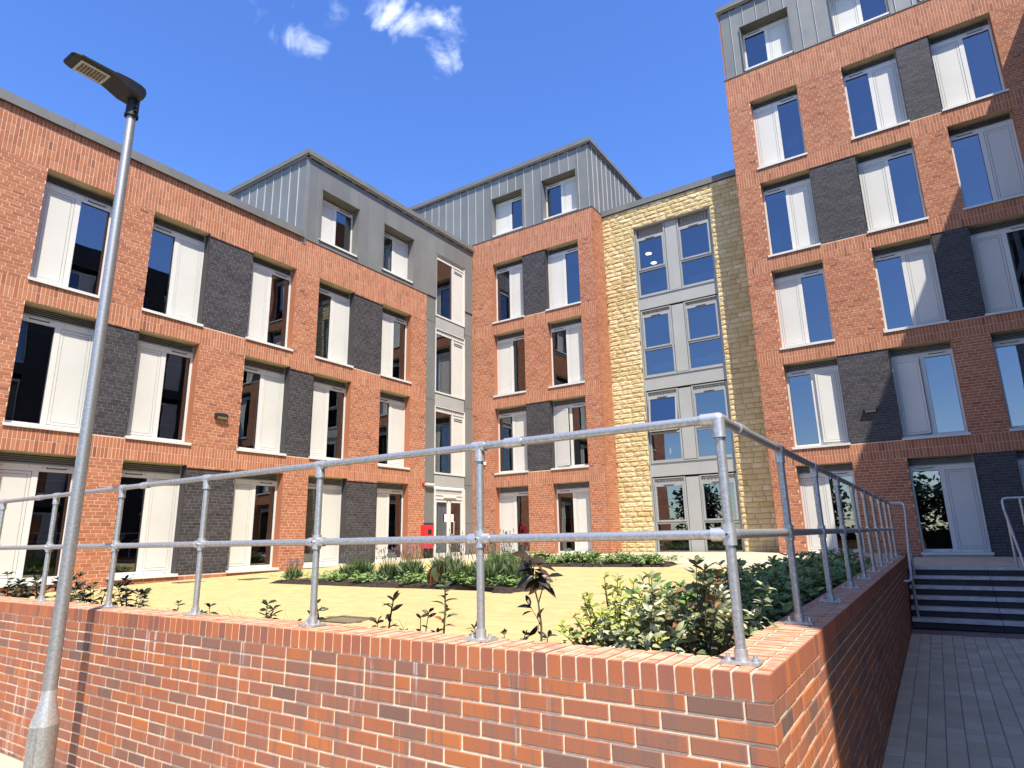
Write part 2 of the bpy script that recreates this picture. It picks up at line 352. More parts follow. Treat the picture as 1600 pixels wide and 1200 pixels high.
def backing(mb, u0, u1, z0, z1, holes, y, m=0, rd=.27, jamb=1, sof=2, wins=None, dk=(), jd=4):
    us = sorted({u0, u1, *[h[0] for h in holes], *[h[1] for h in holes]}); zs = sorted({z0, z1, *[h[2] for h in holes], *[h[3] for h in holes]})
    us = [u for u in us if u0 <= u <= u1]; zs = [z for z in zs if z0 <= z <= z1]
    for a, b in zip(us, us[1:]):
        for c, d in zip(zs, zs[1:]):
            if not inside((a + b) / 2, (c + d) / 2, holes): mb.quad((a, y, c), (b, y, c), (b, y, d), (a, y, d), m)
    if rd:
        for a, b, c, d in (holes if wins is None else wins):
            e = .0015
            ja = jd if any(abs(q[1] - a) < .01 and abs(q[2] - c) < .1 for q in dk) else jamb; jb = jd if any(abs(q[0] - b) < .01 and abs(q[2] - c) < .1 for q in dk) else jamb
            mb.quad((a + e, .004, c), (a + e, .004, d), (a + e, rd, d), (a + e, rd, c), ja); mb.quad((b - e, .004, d), (b - e, .004, c), (b - e, rd, c), (b - e, rd, d), jb)
            mb.quad((a, .004, d - e), (b, .004, d - e), (b, rd, d - e), (a, rd, d - e), sof); mb.quad((a, .004, c + e), (a, rd, c + e), (b, rd, c + e), (b, .004, c + e), jamb)
RX90 = Matrix.Rotation(-PI / 2, 4, 'X')

# ------------------------------------------------------------------ windows (x along the wall, y into it, z up; origin at left end of sill, brick face y = 0)
WC = {}
def wmesh(key, fn):
    if key not in WC: WC[key] = fn()
    return WC[key]
WW, WH = 1.42, 2.52
def win_parts(order, W_, H_, rd, lv, sw=.06):
    """meshes for a pane + panel window; order 'GP' or 'PG'"""
    fy = rd; zb, zt = .065, H_ - lv; mu0, mu1 = W_ / 2 - .055, W_ / 2 + .055
    def frame():
        b = MB(); b.box(.004, sw, fy, fy + .08, zb, zt); b.box(W_ - sw, W_ - .004, fy, fy + .08, zb, zt)
        b.box(sw, W_ - sw, fy, fy + .08, zb, zb + .075); b.box(sw, W_ - sw, fy, fy + .08, zt - .125, zt); b.box(mu0, mu1, fy - .004, fy + .08, zb + .075, zt - .125)
        g0, g1 = (sw, mu0) if order == 'GP' else (mu1, W_ - sw)
        gw = g1 - g0
        b.box(g0 + gw * .2, g1 - gw * .2, fy - .016, fy, zt - .062, zt - .046, 1); b.box(g0 + gw * .2, g0 + gw * .2 + .015, fy - .016, fy, zt - .046, zt - .030, 1); b.box(g1 - gw * .2 - .015, g1 - gw * .2, fy - .016, fy, zt - .046, zt - .030, 1)
        for f in (.1, .42, .58, .9): b.box(W_ * f - .012, W_ * f + .012, fy - .006, fy, zb + .014, zb + .028, 1); b.box(W_ * f - .009, W_ * f + .009, fy - .005, fy, zt - .042, zt - .030, 1)
        e = .008    # black gasket round the glass
        for a0, a1, c0, c1 in ((g0, g0 + e, zb + .075, zt - .125), (g1 - e, g1, zb + .075, zt - .125), (g0 + e, g1 - e, zb + .075, zb + .075 + e), (g0 + e, g1 - e, zt - .125 - e, zt - .125)): b.box(a0, a1, fy + .018, fy + .05, c0, c1, 1)
        return b.mesh('window', ['white', 'seal'])
    def panel():
        p0, p1 = (sw, mu0) if order == 'PG' else (mu1, W_ - sw)
        b = MB(); z0, z1 = zb + .08, zt - .13; q = .055; o = p0 + .004; r = p1 - .004
        b.box(o, r, fy + .035, fy + .06, z0, z1, 1)
        b.box(o + .004, o + q, fy + .004, fy + .035, z0 + .004, z1 - .004); b.box(r - q, r - .004, fy + .004, fy + .035, z0 + .004, z1 - .004)
        b.box(o + q, r - q, fy + .004, fy + .035, z0 + .004, z0 + q); b.box(o + q, r - q, fy + .004, fy + .035, z1 - q, z1 - .004)
        b.box(o + q + .007, r - q - .007, fy + .008, fy + .034, z0 + q + .007, z1 - q - .007)
        return b.mesh('panel', ['panelw', 'seal'])
    def pane():
        g0, g1 = (sw, mu0) if order == 'GP' else (mu1, W_ - sw)
        b = MB(); b.quad((g0, fy + .04, zb + .075), (g1, fy + .04, zb + .075), (g1, fy + .04, zt - .125), (g0, fy + .04, zt - .125)); return b.mesh('pane', ['glass'])
    def louvre():
        b = MB(); h = lv; z0 = zt + .002; z1 = H_ - .004
        b.box(.004, .03, fy - .012, fy + .07, z0, z1); b.box(W_ - .03, W_ - .004, fy - .012, fy + .07, z0, z1); b.box(.03, W_ - .03, fy - .012, fy + .07, z1 - .02, z1); b.box(.03, W_ - .03, fy - .012, fy + .07, z0, z0 + .018)
        b.box(.03, W_ - .03, fy + .05, fy + .06, z0 + .018, z1 - .02, 1)
        k = max(2, int(h / .045))
        for i in range(k):
            z = z0 + .022 + (z1 - z0 - .05) * i / k
            b.add([(.03, fy - .006, z), (W_ - .03, fy - .006, z), (W_ - .03, fy + .045, z + .028), (.03, fy + .045, z + .028), (.03, fy - .006, z + .006), (W_ - .03, fy - .006, z + .006), (W_ - .03, fy + .045, z + .034), (.03, fy + .045, z + .034)],
                  [(0, 3, 2, 1), (4, 5, 6, 7), (0, 1, 5, 4), (2, 3, 7, 6)], 0)
        return b.mesh('louvre', ['louvre', 'seal'])
    def sill():
        b = MB(); b.box(-.03, W_ + .03, -.035, fy + .02, .028, .062); b.box(-.03, W_ + .03, -.035, -.025, 0, .028); return b.mesh('sill', ['white'])
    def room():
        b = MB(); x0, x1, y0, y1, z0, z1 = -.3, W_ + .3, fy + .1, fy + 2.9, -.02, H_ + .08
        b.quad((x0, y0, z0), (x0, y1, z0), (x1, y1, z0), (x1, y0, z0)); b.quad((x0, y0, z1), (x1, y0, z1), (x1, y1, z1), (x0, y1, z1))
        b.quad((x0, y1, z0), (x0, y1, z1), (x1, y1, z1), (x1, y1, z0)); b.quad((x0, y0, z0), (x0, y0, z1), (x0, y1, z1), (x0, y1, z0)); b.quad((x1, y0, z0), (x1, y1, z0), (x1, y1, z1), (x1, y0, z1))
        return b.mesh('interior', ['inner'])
    k = (order, W_, H_, rd, lv)
    return [wmesh(k + (nm,), fn) for nm, fn in (('f', frame), ('p', panel), ('g', pane), ('l', louvre), ('s', sill), ('r', room))]
def blind_mesh(order, W_, H_, rd, lv, frac, m='blind', low=False):
    g0, g1 = (.06, W_ / 2 - .055) if order == 'GP' else (W_ / 2 + .055, W_ - .06)
    zt = H_ - lv - .125; zb = .14; h = (zt - zb) * frac; b = MB()
    if low: b.box(g0 + .16, g1 - .02, rd + .30, rd + .36, zb - .1, zb + h)
    else: b.box(g0 - .02, g1 + .02, rd + .075, rd + .08, zt - h, zt + .03); b.box(g0 - .02, g1 + .02, rd + .070, rd + .086, zt - h - .025, zt - h, 1)
    return b.mesh('blind', [m, 'panelw'])
def window(parent, u, z, order, W_=WW, H_=WH, rd=.225, lv=.22, desk=False, blind=None, board=None, room=True, ajar=0):
    f, p, g, l, s, r = win_parts(order, W_, H_, rd, lv)
    o = link('window', f, parent, Matrix.Translation((u, 0, z)))
    pn = link('panel', p, o); link('pane', g, o); link('louvre', l, o); link('sill', s, o)
    if ajar:
        hx = .065 if order == 'PG' else W_ - .065; sg = -1 if order == 'PG' else 1
        pn.matrix_local = Matrix.Translation((hx, rd, 0)) @ Matrix.Rotation(math.radians(ajar) * sg, 4, 'Z') @ Matrix.Translation((-hx, -rd, 0)) @ Matrix.Translation((0, -.012, 0))
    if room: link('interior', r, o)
    if blind is None and H_ > 2.3 and random.random() < .6: blind = random.choice((.04, .07, .10, .14))
    if desk:
        b = MB(); g0, g1 = (.06, W_ / 2) if order == 'GP' else (W_ / 2 + .05, W_)
        b.box(g0 + .14, g1 + .1, rd + .35, rd + .85, .02, .80); b.box(g0 + .06, g1 + .1, rd + .28, rd + .9, .80, .84, 1); b.build('desk', ['desk', 'panelw'], o)
    if blind: link('blind', wmesh(('b', order, W_, H_, rd, lv, blind), lambda: blind_mesh(order, W_, H_, rd, lv, blind)), o)
    if board: link('screen', wmesh(('c', order, W_, H_, rd, lv, board), lambda: blind_mesh(order, W_, H_, rd, lv, board, 'curtain', True)), o)
    return o
def hood(o, W_, H_):
    b = MB(); t = .025; d = .075
    b.box(-t, W_ + t, -d, .02, H_, H_ + t); b.box(-t, 0, -d * .7, .02, 0, H_); b.box(W_, W_ + t, -d * .7, .02, 0, H_); b.build('hood', ['coping_metal'], o)

# ------------------------------------------------------------------ zinc cladding
def zinc_field(parent, mw, u0, u1, z0, z1, holes, pitch, proud, y=0, start=None):
    cuts = set(); a = start if start is not None else u0
    while a < u1: cuts.add(round(max(a, u0), 3)); a += pitch
    seams = set(cuts); cuts |= {round(u1, 3), round(u0, 3)} | {round(v, 3) for h in holes for v in h[:2]}
    cuts = sorted(c for c in cuts if u0 - 1e-6 <= c <= u1 + 1e-6)
    for a, b in zip(cuts, cuts[1:]):
        if b - a < .004: continue
        segs = [(z0, z1)]
        for h in holes:
            if h[0] < (a + b) / 2 < h[1]: segs = [q for s in segs for q in ((s[0], min(s[1], h[2])), (max(s[0], h[3]), s[1])) if q[1] - q[0] > .01]
        for s in segs:
            m = MB(); t = random.random() * .8
            m.box(a + .001, b - .001, y, y + .03, s[0], s[1], 0, t)
            if a in seams: m.box(a - .005, a + .005, y - proud, y, s[0] + .002, s[1] - .002, 0, 1 if proud > .01 else .8)  # proud seams get the pale tone, painted as if side-lit
            m.build('zinc_panel', ['zinc'], parent, mw)
def coping(parent, mw, u0, u1, z0, z1, y0=-.07, y1=.35, seg=2.4, name='coping', m='coping_metal'):
    a = u0
    while a < u1 - .01:
        b = min(a + seg, u1); q = MB(); q.box(a + .003, b - .003, y0, y1, z0, z1); q.box(a + .003, b - .003, y0 - .006, y0, z0 - .03, z0 + .05); q.build(name, [m], parent, mw); a = b

# ------------------------------------------------------------------ building: three storeys of brick with a zinc storey (faces +X)
HEAD = [1.79, 4.77, 7.735, 10.72, 13.72]; SILL = [-.72, 2.25, 5.21, 8.18, 11.20]
LB = empty('brick_building', (-14.5, 0, 0), PI / 2, label='three storey red brick block with charcoal panels and zinc top floor over its far end', cat='building')
I4 = Matrix.Identity(4)
WU = [1.82, 4.49, 6.70, 9.37, 11.62, 14.28]
LH = {(r, i): (WU[i], WU[i] + WW, SILL[r], HEAD[r]) for r in range(3) for i in range(6)}
LD = [(2, 2), (2, 4), (1, 1), (1, 3), (0, 2), (0, 4)]      # charcoal panels right of window i in row r
dark = [(WU[i] + WW, WU[i + 1], SILL[r] + .02, HEAD[r] - .06) for r, i in LD]
holes = list(LH.values())
mb = MB(); backing(mb, 0, 16.5, -1.1, 8.78, holes + dark, .004, 0, wins=holes, dk=dark)
for d in dark: mb.quad((d[0], .028, d[2]), (d[1], .028, d[2]), (d[1], .028, d[3]), (d[0], .028, d[3]), 3)
mb.quad((16.5, .008, -1.1), (16.5, .12, -1.1), (16.5, .12, 8.78), (16.5, .008, 8.78), 1)
mb.build('wall', ['mortarb', 'brick', 'soffit', 'mortard', 'darkbrick'], LB)
S = []
for r in range(3):
    xs = [0] + [v for w in WU for v in (w, w + WW)] + [16.5]
    for a, b in zip(xs[::2], xs[1::2]):
        dk = any(abs(a - d[0]) < .01 and abs(d[2] - SILL[r]) < .1 for d in dark)
        if not dk: S += stretcher(a, b, SILL[r], HEAD[r])
        else: S += stretcher(a, b, HEAD[r] - .06, HEAD[r])
S += soldier(0, 16.5, 1.79, 2.25) + soldier(0, 16.5, 4.77, 5.21) + soldier(0, 16.5, 7.735, 8.78) + stretcher(0, 16.5, -1.1, -.72)
block_field('brick', 'brickwork', LB, I4, S, .06, .003, 'brick', 300, hide=lambda P: (P[:, 1] < 4.6) & (P[:, 2] < -.4))
S = []
for d in dark: S += stretcher(d[0] + .001, d[1] - .001, d[2], d[3], y=.024)
block_field('charcoal_brick', 'charcoal_brickwork', LB, I4, S, .03, .003, 'darkbrick', 60)
order = {2: ['GP', 'PG', 'GP', 'PG', 'GP', 'PG'], 1: ['PG', 'GP', 'PG', 'GP', 'PG', 'GP'], 0: ['GP', 'PG', 'GP', 'PG', 'GP', 'PG']}
for (r, i), h in LH.items():
    window(LB, h[0], h[2], order[r][i], H_=h[3] - h[2], desk=(r, i) in ((2, 1), (0, 1), (1, 4)), blind={(0, 1): .07, (1, 2): .1, (2, 1): .06, (2, 2): .05}.get((r, i)), board={(2, 3): .55, (2, 5): .5, (0, 3): .62, (0, 5): .58}.get((r, i)))
coping(LB, I4, 0, 10.93, 8.80, 8.99)
# zinc storey and the glazed strip that joins the next block
ZW = [(11.52, 13.02, 8.93, 10.63), (14.19, 15.69, 8.93, 10.63)]
strip = [(17.05, 18.82, z0, z1) for z0, z1 in ((2.22, 4.68), (5.17, 7.64), (8.13, 10.64))]
spand = [(17.05, 18.82, 1.76, 2.22), (17.05, 18.82, 4.68, 5.17), (17.05, 18.82, 7.64, 8.13)]
door = (17.05, 18.82, -.75, 1.76)
mb = MB(); backing(mb, 10.95, 16.5, 8.78, 11.6, ZW, .031, 0, rd=.3, jamb=0, sof=1); backing(mb, 16.5, 19.32, -1.1, 11.6, strip + spand + [door], .071, 0, rd=0); 
mb.build('cladding_wall', ['coping_metal', 'coping_metal'], LB)
zinc_field(LB, I4, 10.95, 16.5, 8.81, 11.5, ZW, .43, .006)
zinc_field(LB, I4, 16.5, 19.3, 8.81, 11.5, strip, .47, .006)
for z0, z1 in ((.52, 1.90), (1.915, 4.86), (4.875, 7.82), (7.835, 8.80)): zinc_field(LB, I4, 16.5, 17.05, z0, z1, [], .6, 0, y=.04); zinc_field(LB, I4, 18.82, 19.32, z0, z1, [], .6, 0, y=.04)
zinc_field(LB, I4, 18.82, 19.32, -1.0, .51, [], .6, 0, y=.04)
block_field('charcoal_brick', 'charcoal_brickwork', LB, I4, stretcher(16.5, 17.05, -1.0, .50, y=.03), .03, .003, 'darkbrick', 0)
for h, o_ in zip(ZW, ('PG', 'GP')): hood(window(LB, h[0], h[2], o_, W_=h[1] - h[0], H_=h[3] - h[2], rd=.24, lv=.12), h[1] - h[0], h[3] - h[2])
for h in spand:
    b = MB(); b.box(h[0] + .03, h[1] - .03, .05, .09, h[2] + .02, h[3] - .02); b.build('spandrel', ['greyspan'], LB)
def strip_window(u, z, W_, H_, parent):
    b = MB(); f = .045; g = W_ * .56
    b.box(0, .04, f - .02, f + .08, -.0, H_); b.box(W_ - .04, W_, f - .02, f + .08, 0, H_); b.box(.04, W_ - .04, f - .02, f + .08, 0, .06); b.box(.04, W_ - .04, f, f + .08, H_ - .2, H_ - .14); b.box(.04, W_ - .04, f - .02, f + .08, H_ - .03, H_)
    b.box(g, g + .06, f, f + .08, .06, H_ - .2)
    o = b.build('window', ['white'], parent, Matrix.Translation((u, 0, z)))
    b = MB(); b.box(g + .06, W_ - .04, f + .02, f + .06, .06, H_ - .2)
    for q in (.12, .19): b.box(g + .14, W_ - .14, f + .012, f + .02, H_ - .2 - q - .03, H_ - .2 - q, 1)
    b.build('panel', ['panelw', 'seal'], o)
    b = MB(); b.quad((.04, f + .04, .06), (g, f + .04, .06), (g, f + .04, H_ - .2), (.04, f + .04, H_ - .2)); b.build('pane', ['glass'], o)
    b = MB()
    for i in range(14): b.box(.05 + i * (W_ - .1) / 14, .05 + (i + .55) * (W_ - .1) / 14, f + .01, f + .03, H_ - .13, H_ - .04)
    b.box(.04, W_ - .04, f + .03, f + .05, H_ - .14, H_ - .03, 1); b.build('louvre', ['trim', 'louvre'], o)
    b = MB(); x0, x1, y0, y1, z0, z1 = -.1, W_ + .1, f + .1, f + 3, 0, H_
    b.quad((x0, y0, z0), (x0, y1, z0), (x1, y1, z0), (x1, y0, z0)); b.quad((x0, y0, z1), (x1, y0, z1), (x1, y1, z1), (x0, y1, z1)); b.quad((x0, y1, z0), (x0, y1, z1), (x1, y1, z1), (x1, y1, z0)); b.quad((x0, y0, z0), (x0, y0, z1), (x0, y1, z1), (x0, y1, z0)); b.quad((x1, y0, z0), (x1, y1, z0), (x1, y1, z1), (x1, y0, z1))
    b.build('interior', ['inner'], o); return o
for h in strip: strip_window(h[0], h[2], h[1] - h[0], h[3] - h[2], LB)
# glazed double door
b = MB(); u0, u1 = 17.05, 18.82; y = .03
b.box(u0, u0 + .09, y, y + .1, -.75, 1.74); b.box(u1 - .17, u1, y, y + .1, -.75, 1.74); b.box(u0 + .09, u1 - .17, y, y + .1, 1.34, 1.44); b.box(u0 + .09, u1 - .17, y, y + .1, 1.47, 1.52); b.box(u0 + .09, u1 - .17, y, y + .1, 1.68, 1.74)
b.box(u0 + .09, u1 - .17, y + .05, y + .08, 1.44, 1.47, 1); b.box(u0 + .09, u1 - .17, y + .03, y + .08, 1.52, 1.68, 2); b.box(u0 + .5, u1 - .55, y - .03, y, 1.40, 1.47)
DR = b.build('door', ['white', 'seal', 'trim'], LB)
m_ = (u0 + u1 - .08) / 2
for a, c in ((u0 + .095, m_ - .003), (m_ + .003, u1 - .175)):
    b = MB(); b.box(a, a + .06 if a < m_ - .1 and a < m_ else a + .1, y + .02, y + .07, -.72, 1.33); b.box(c - .1 if c < m_ else c - .06, c, y + .02, y + .07, -.72, 1.33)
    b.box(a + .06, c - .06, y + .02, y + .07, -.72, -.5); b.box(a + .06, c - .06, y + .02, y + .07, 1.24, 1.33); b.build('leaf_frame', ['white'], DR)
    b = MB(); b.quad((a + .06, y + .045, -.5), (c - .06, y + .045, -.5), (c - .06, y + .045, 1.24), (a + .06, y + .045, 1.24)); b.build('pane', ['glass'], DR)
b = MB(); hx = m_ + .2; b.tube([(hx - .06, y + .02, .12), (hx, y - .05, .12), (hx, y - .05, .58), (hx - .06, y + .02, .58)], .016, 8); b.build('handle', ['fit'], DR)
for x in (m_ - .26, m_ + .12): b = MB(); b.box(x, x + .13, y + .012, y + .018, .56, .83); b.build('notice', ['paper'], DR)
b = MB(); x0, x1, y0, y1, z0, z1 = u0, u1, y + .12, y + 3, -.74, 1.74
b.quad((x0, y0, z0), (x0, y1, z0), (x1, y1, z0), (x1, y0, z0)); b.quad((x0, y0, z1), (x1, y0, z1), (x1, y1, z1), (x0, y1, z1)); b.quad((x0, y1, z0), (x0, y1, z1), (x1, y1, z1), (x1, y1, z0)); b.quad((x0, y0, z0), (x0, y0, z1), (x0, y1, z1), (x0, y1, z0)); b.quad((x1, y0, z0), (x1, y1, z0), (x1, y1, z1), (x1, y0, z1))
b.build('interior', ['inner'], DR)
# eaves and the seamed side of the zinc storey (faces the viewer's street)
def eaves(parent, mw, u0, u1, z, seg=2.6):
    coping(parent, mw, u0, u1, z - .14, z, y0=-.11, seg=seg); b = MB(); b.box(u0, u1, -.075, .03, z - .20, z - .142); b.build('eaves_trim', ['trim'], parent, mw)
    b = MB(); k = int((u1 - u0) / .6)
    for i in range(k): b.box(u0 + i * .6 + .2, u0 + i * .6 + .62, -.02, .002, z - .235, z - .201)
    b.build('eaves_vent', ['seal'], parent, mw)
eaves(LB, I4, 10.87, 19.3, 11.72)
# side face: local x runs into the building (world -X), faces world -Y
SDm = Matrix(((0, 1, 0, 10.95), (-1, 0, 0, 0), (0, 0, 1, 0), (0, 0, 0, 1)))  # (x,y,z)->(10.95+y, -x, z): x = world +X
zinc_field(LB, SDm, -9.0, 0, 8.6, 11.5, [], .42, .022, start=-9.0 + .18)
b = MB(); b.quad((-9, .031, 8.3), (0, .031, 8.3), (0, .031, 11.6), (-9, .031, 11.6)); b.build('cladding_wall', ['coping_metal'], LB, SDm)
coping(LB, SDm, -9.0, .11, 11.58, 11.72, y0=-.11); b = MB(); b.box(-9, .07, -.075, .03, 11.52, 11.578); b.build('eaves_trim', ['trim'], LB, SDm)
b = MB(); b.box(10.9, 11.02, -.012, .02, 8.6, 11.5, 0, .8); b.build('corner_trim', ['zinc'], LB)
b = MB(); b.box(0, 10.9, .3, 11, 8.45, 8.55); b.box(11.0, 19.3, .3, 11, 11.4, 11.5); b.box(0, .1, .01, 11, -1.1, 8.45); b.box(0, 10.9, 11, 11.1, -1.1, 8.5); b.box(11, 19.3, 11, 11.1, -1.1, 11.45); b.box(10.98, 11.0, .3, 11, 8.5, 11.4); b.build('roof', ['roof'], LB)
b = MB(); b.box(10.93, 16.52, -.02, .0, 8.775, 8.80); b.build('flashing', ['coping_metal'], LB)

# ------------------------------------------------------------------ building: narrow brick block with zinc top floor (faces -Y)
B2 = empty('brick_building', (0, 19.3, 0), 0, label='narrow red brick block, two windows per floor under a zinc storey, beside yellow stone', cat='building')
BU = [-13.47, -11.03]; BT = 11.85
def brick_front(parent, u0, u1, rows, wu, top, darks, nwin, W_=WW):
    hs_ = [(u, u + W_, SILL[r] + (.07 if r == 0 else 0), HEAD[r]) for r in range(rows) for u in wu]
    dk = [(wu[i] + W_, wu[i + 1], SILL[r] + .02, HEAD[r] - .0) for r, i in darks]
    mb = MB(); backing(mb, u0, u1, -1.1, top, hs_ + dk, .004, 0, wins=hs_, dk=dk)
    for d in dk: mb.quad((d[0], .028, d[2]), (d[1], .028, d[2]), (d[1], .028, d[3]), (d[0], .028, d[3]), 3)
    mb.build('wall', ['mortarb', 'brick', 'soffit', 'mortard', 'darkbrick'], parent)
    S = []; T = []
    xs = [u0] + [v for w in wu for v in (w, w + W_)] + [u1]
    for r in range(rows):
        for a, b in zip(xs[::2], xs[1::2]):
            if b - a < .03: continue
            if any(abs(a - d[0]) < .01 and abs(d[2] - SILL[r]) < .1 for d in dk): T += stretcher(a + .001, b - .001, SILL[r] + .02, HEAD[r], y=.024)
            else: S += stretcher(a, b, SILL[r], HEAD[r])
        S += soldier(u0, u1, HEAD[r], SILL[r + 1] if r + 1 < rows else top)
    S += stretcher(u0, u1, -1.1, SILL[0] + .0)
    S = [s for s in S if not inside((s[0] + s[1]) / 2, (s[2] + s[3]) / 2, hs_)]
    block_field('brick', 'brickwork', parent, I4, S, .06, .003, 'brick', nwin); block_field('charcoal_brick', 'charcoal_brickwork', parent, I4, T, .03, .003, 'darkbrick', 0)
    return hs_
brick_front(B2, -14.58, -8.96, 4, BU, BT, [(3, 0), (1, 0)], 0)
BO = {3: ('GP', 'PG'), 2: ('PG', 'GP'), 1: ('GP', 'PG'), 0: ('PG', 'GP')}
for r in range(4):
    for i in range(2):
        z = SILL[r] + (.07 if r == 0 else 0); window(B2, BU[i], z, BO[r][i], H_=HEAD[r] - z, blind={(0, 1): .42, (3, 1): .22, (3, 0): .05}.get((r, i)), ajar=9 if (r, i) == (1, 1) else 0)
RT = Matrix.Translation((-8.96, 0, 0)) @ Matrix.Rotation(PI / 2, 4, 'Z')
b = MB(); b.quad((0.001, .004, -1.1), (.9, .004, -1.1), (.9, .004, BT), (.001, .004, BT)); b.build('wall', ['mortarb'], B2, RT)
block_field('brick', 'brickwork', B2, RT, stretcher(0, .9, -1.1, BT), .05, .003, 'brick', 0)
ZB = [(-13.47, -12.0, 11.93, 13.63), (-11.05, -9.57, 11.93, 13.63)]
ZF = Matrix.Translation((0, .05, 0))
mb = MB(); backing(mb, -18.5, -9.0, 11.8, 14.6, ZB, .031, 0, rd=.3, jamb=0, sof=0); mb.build('cladding_wall', ['coping_metal'], B2, ZF)
zinc_field(B2, ZF, -18.5, -8.99, 11.88, 14.53, ZB, .405, .024, start=-18.5 + .12)
def zwin(parent, h, o_, dy=.05):
    w = window(parent, h[0], h[2], o_, W_=round(h[1] - h[0], 3), H_=round(h[3] - h[2], 3), rd=.24, lv=.12); w.matrix_local = Matrix.Translation((h[0], dy, h[2])); hood(w, h[1] - h[0], h[3] - h[2])
for h, o_ in zip(ZB, ('PG', 'GP')): zwin(B2, h, o_)
ZS = Matrix.Translation((-8.99, .05, 0)) @ Matrix.Rotation(PI / 2, 4, 'Z')
zinc_field(B2, ZS, 0, 7.5, 11.88, 14.53, [], .42, .022, start=.25); b = MB(); b.quad((0, .031, 11.7), (7.5, .031, 11.7), (7.5, .031, 14.6), (0, .031, 14.6)); b.build('cladding_wall', ['coping_metal'], B2, ZS)
eaves(B2, ZF, -18.5, -8.9, 14.75); coping(B2, ZS, -.1, 7.5, 14.61, 14.75, y0=-.11); b = MB(); b.box(-.07, 7.5, -.075, .03, 14.55, 14.608); b.build('eaves_trim', ['trim'], B2, ZS)
b = MB(); b.box(-14.5, -8.94, -.02, .06, 11.852, 11.875); b.box(-8.96, -8.94, .06, .85, 11.852, 11.875); b.build('flashing', ['coping_metal'], B2)
b = MB(); b.box(-18.5, -9.05, .4, 9, 14.4, 14.5); b.box(-14.5, -9.05, 9, 9.1, -1.1, 14.4); b.build('roof', ['roof'], B2)

# ------------------------------------------------------------------ building: yellow split stone bay with grey glazing
ST = empty('stone_building', (0, 20.15, 0), 0, label='yellow split stone link block with tall grey framed glazing between two brick blocks', cat='building')
BAY = (-7.76, -4.95, -.64, 10.94); STOP = 11.77
mb = MB(); backing(mb, -8.97, -3.7, -1.1, STOP, [BAY], .03, 0, rd=.3, jamb=1, sof=1); mb.build('wall', ['stonej', 'greyframe'], ST)
SB = []
z = -1.1
while z < STOP - .02:
    h = random.choice((.16, .168, .175)); h = min(h, STOP - z); u = -8.97 - random.uniform(0, .3)
    while u < -3.7:
        w = random.choice((.26, .34, .4, .46, .5)); a, b = max(u, -8.965), min(u + w, -3.72)
        for p, q in ((a, b),) if not (z + h / 2 > BAY[2] and z + h / 2 < BAY[3]) else ((a, min(b, BAY[0])), (max(a, BAY[1]), b)):
            if q - p > .05: SB.append((p, q, z, z + h))
        u += w
    z += h
def stone_mesh(p, q, z0, z1, t):
    nx, nz = max(3, int((q - p) / .075)), 4; g = .006; V = []; Q = []
    for k in range(nz + 1):
        for i in range(nx + 1):
            e = i in (0, nx) or k in (0, nz)
            V.append((p + g + (q - p - 2 * g) * i / nx, (.010 if e else -.006) + random.uniform(-.013, .009) * (1 if not e else .35), z0 + g + (z1 - z0 - 2 * g) * k / nz + (random.uniform(-.008, .008) if not e else 0)))
    for k in range(nz):
        for i in range(nx): a = k * (nx + 1) + i; Q.append((a, a + 1, a + nx + 2, a + nx + 1))
    rim = [i for i in range(nx + 1)] + [k * (nx + 1) + nx for k in range(1, nz + 1)] + [nz * (nx + 1) + i for i in range(nx - 1, -1, -1)] + [k * (nx + 1) for k in range(nz - 1, 0, -1)]
    n0 = len(V); V += [(V[i][0], .05, V[i][2]) for i in rim]
    for i in range(len(rim)): j = (i + 1) % len(rim); Q.append((rim[j], rim[i], n0 + i, n0 + j))
    return V, Q
SB.sort(key=lambda s: -(s[1] - s[0]) * (1 if s[2] > -.6 else .2))
rest = ([], [], [])
for i, (p, q, z0, z1) in enumerate(SB):
    t = min(1, max(0, random.gauss(.5, .25))); V, Q = stone_mesh(p, q, z0, z1, t)
    if i < 300: link('stone_block', np_mesh('stone_block', V, Q, ['stone'], [t] * len(V)), ST)
    else: o_ = len(rest[0]); rest[0].extend(V); rest[1].extend([tuple(x + o_ for x in f) for f in Q]); rest[2].extend([t] * len(V))
if rest[0]: link('stonework', np_mesh('stonework', rest[0], rest[1], ['stone'], rest[2]), ST)['kind'] = 'stuff'
coping(ST, I4, -8.96, -3.8, 11.79, 11.98, y0=-.05)
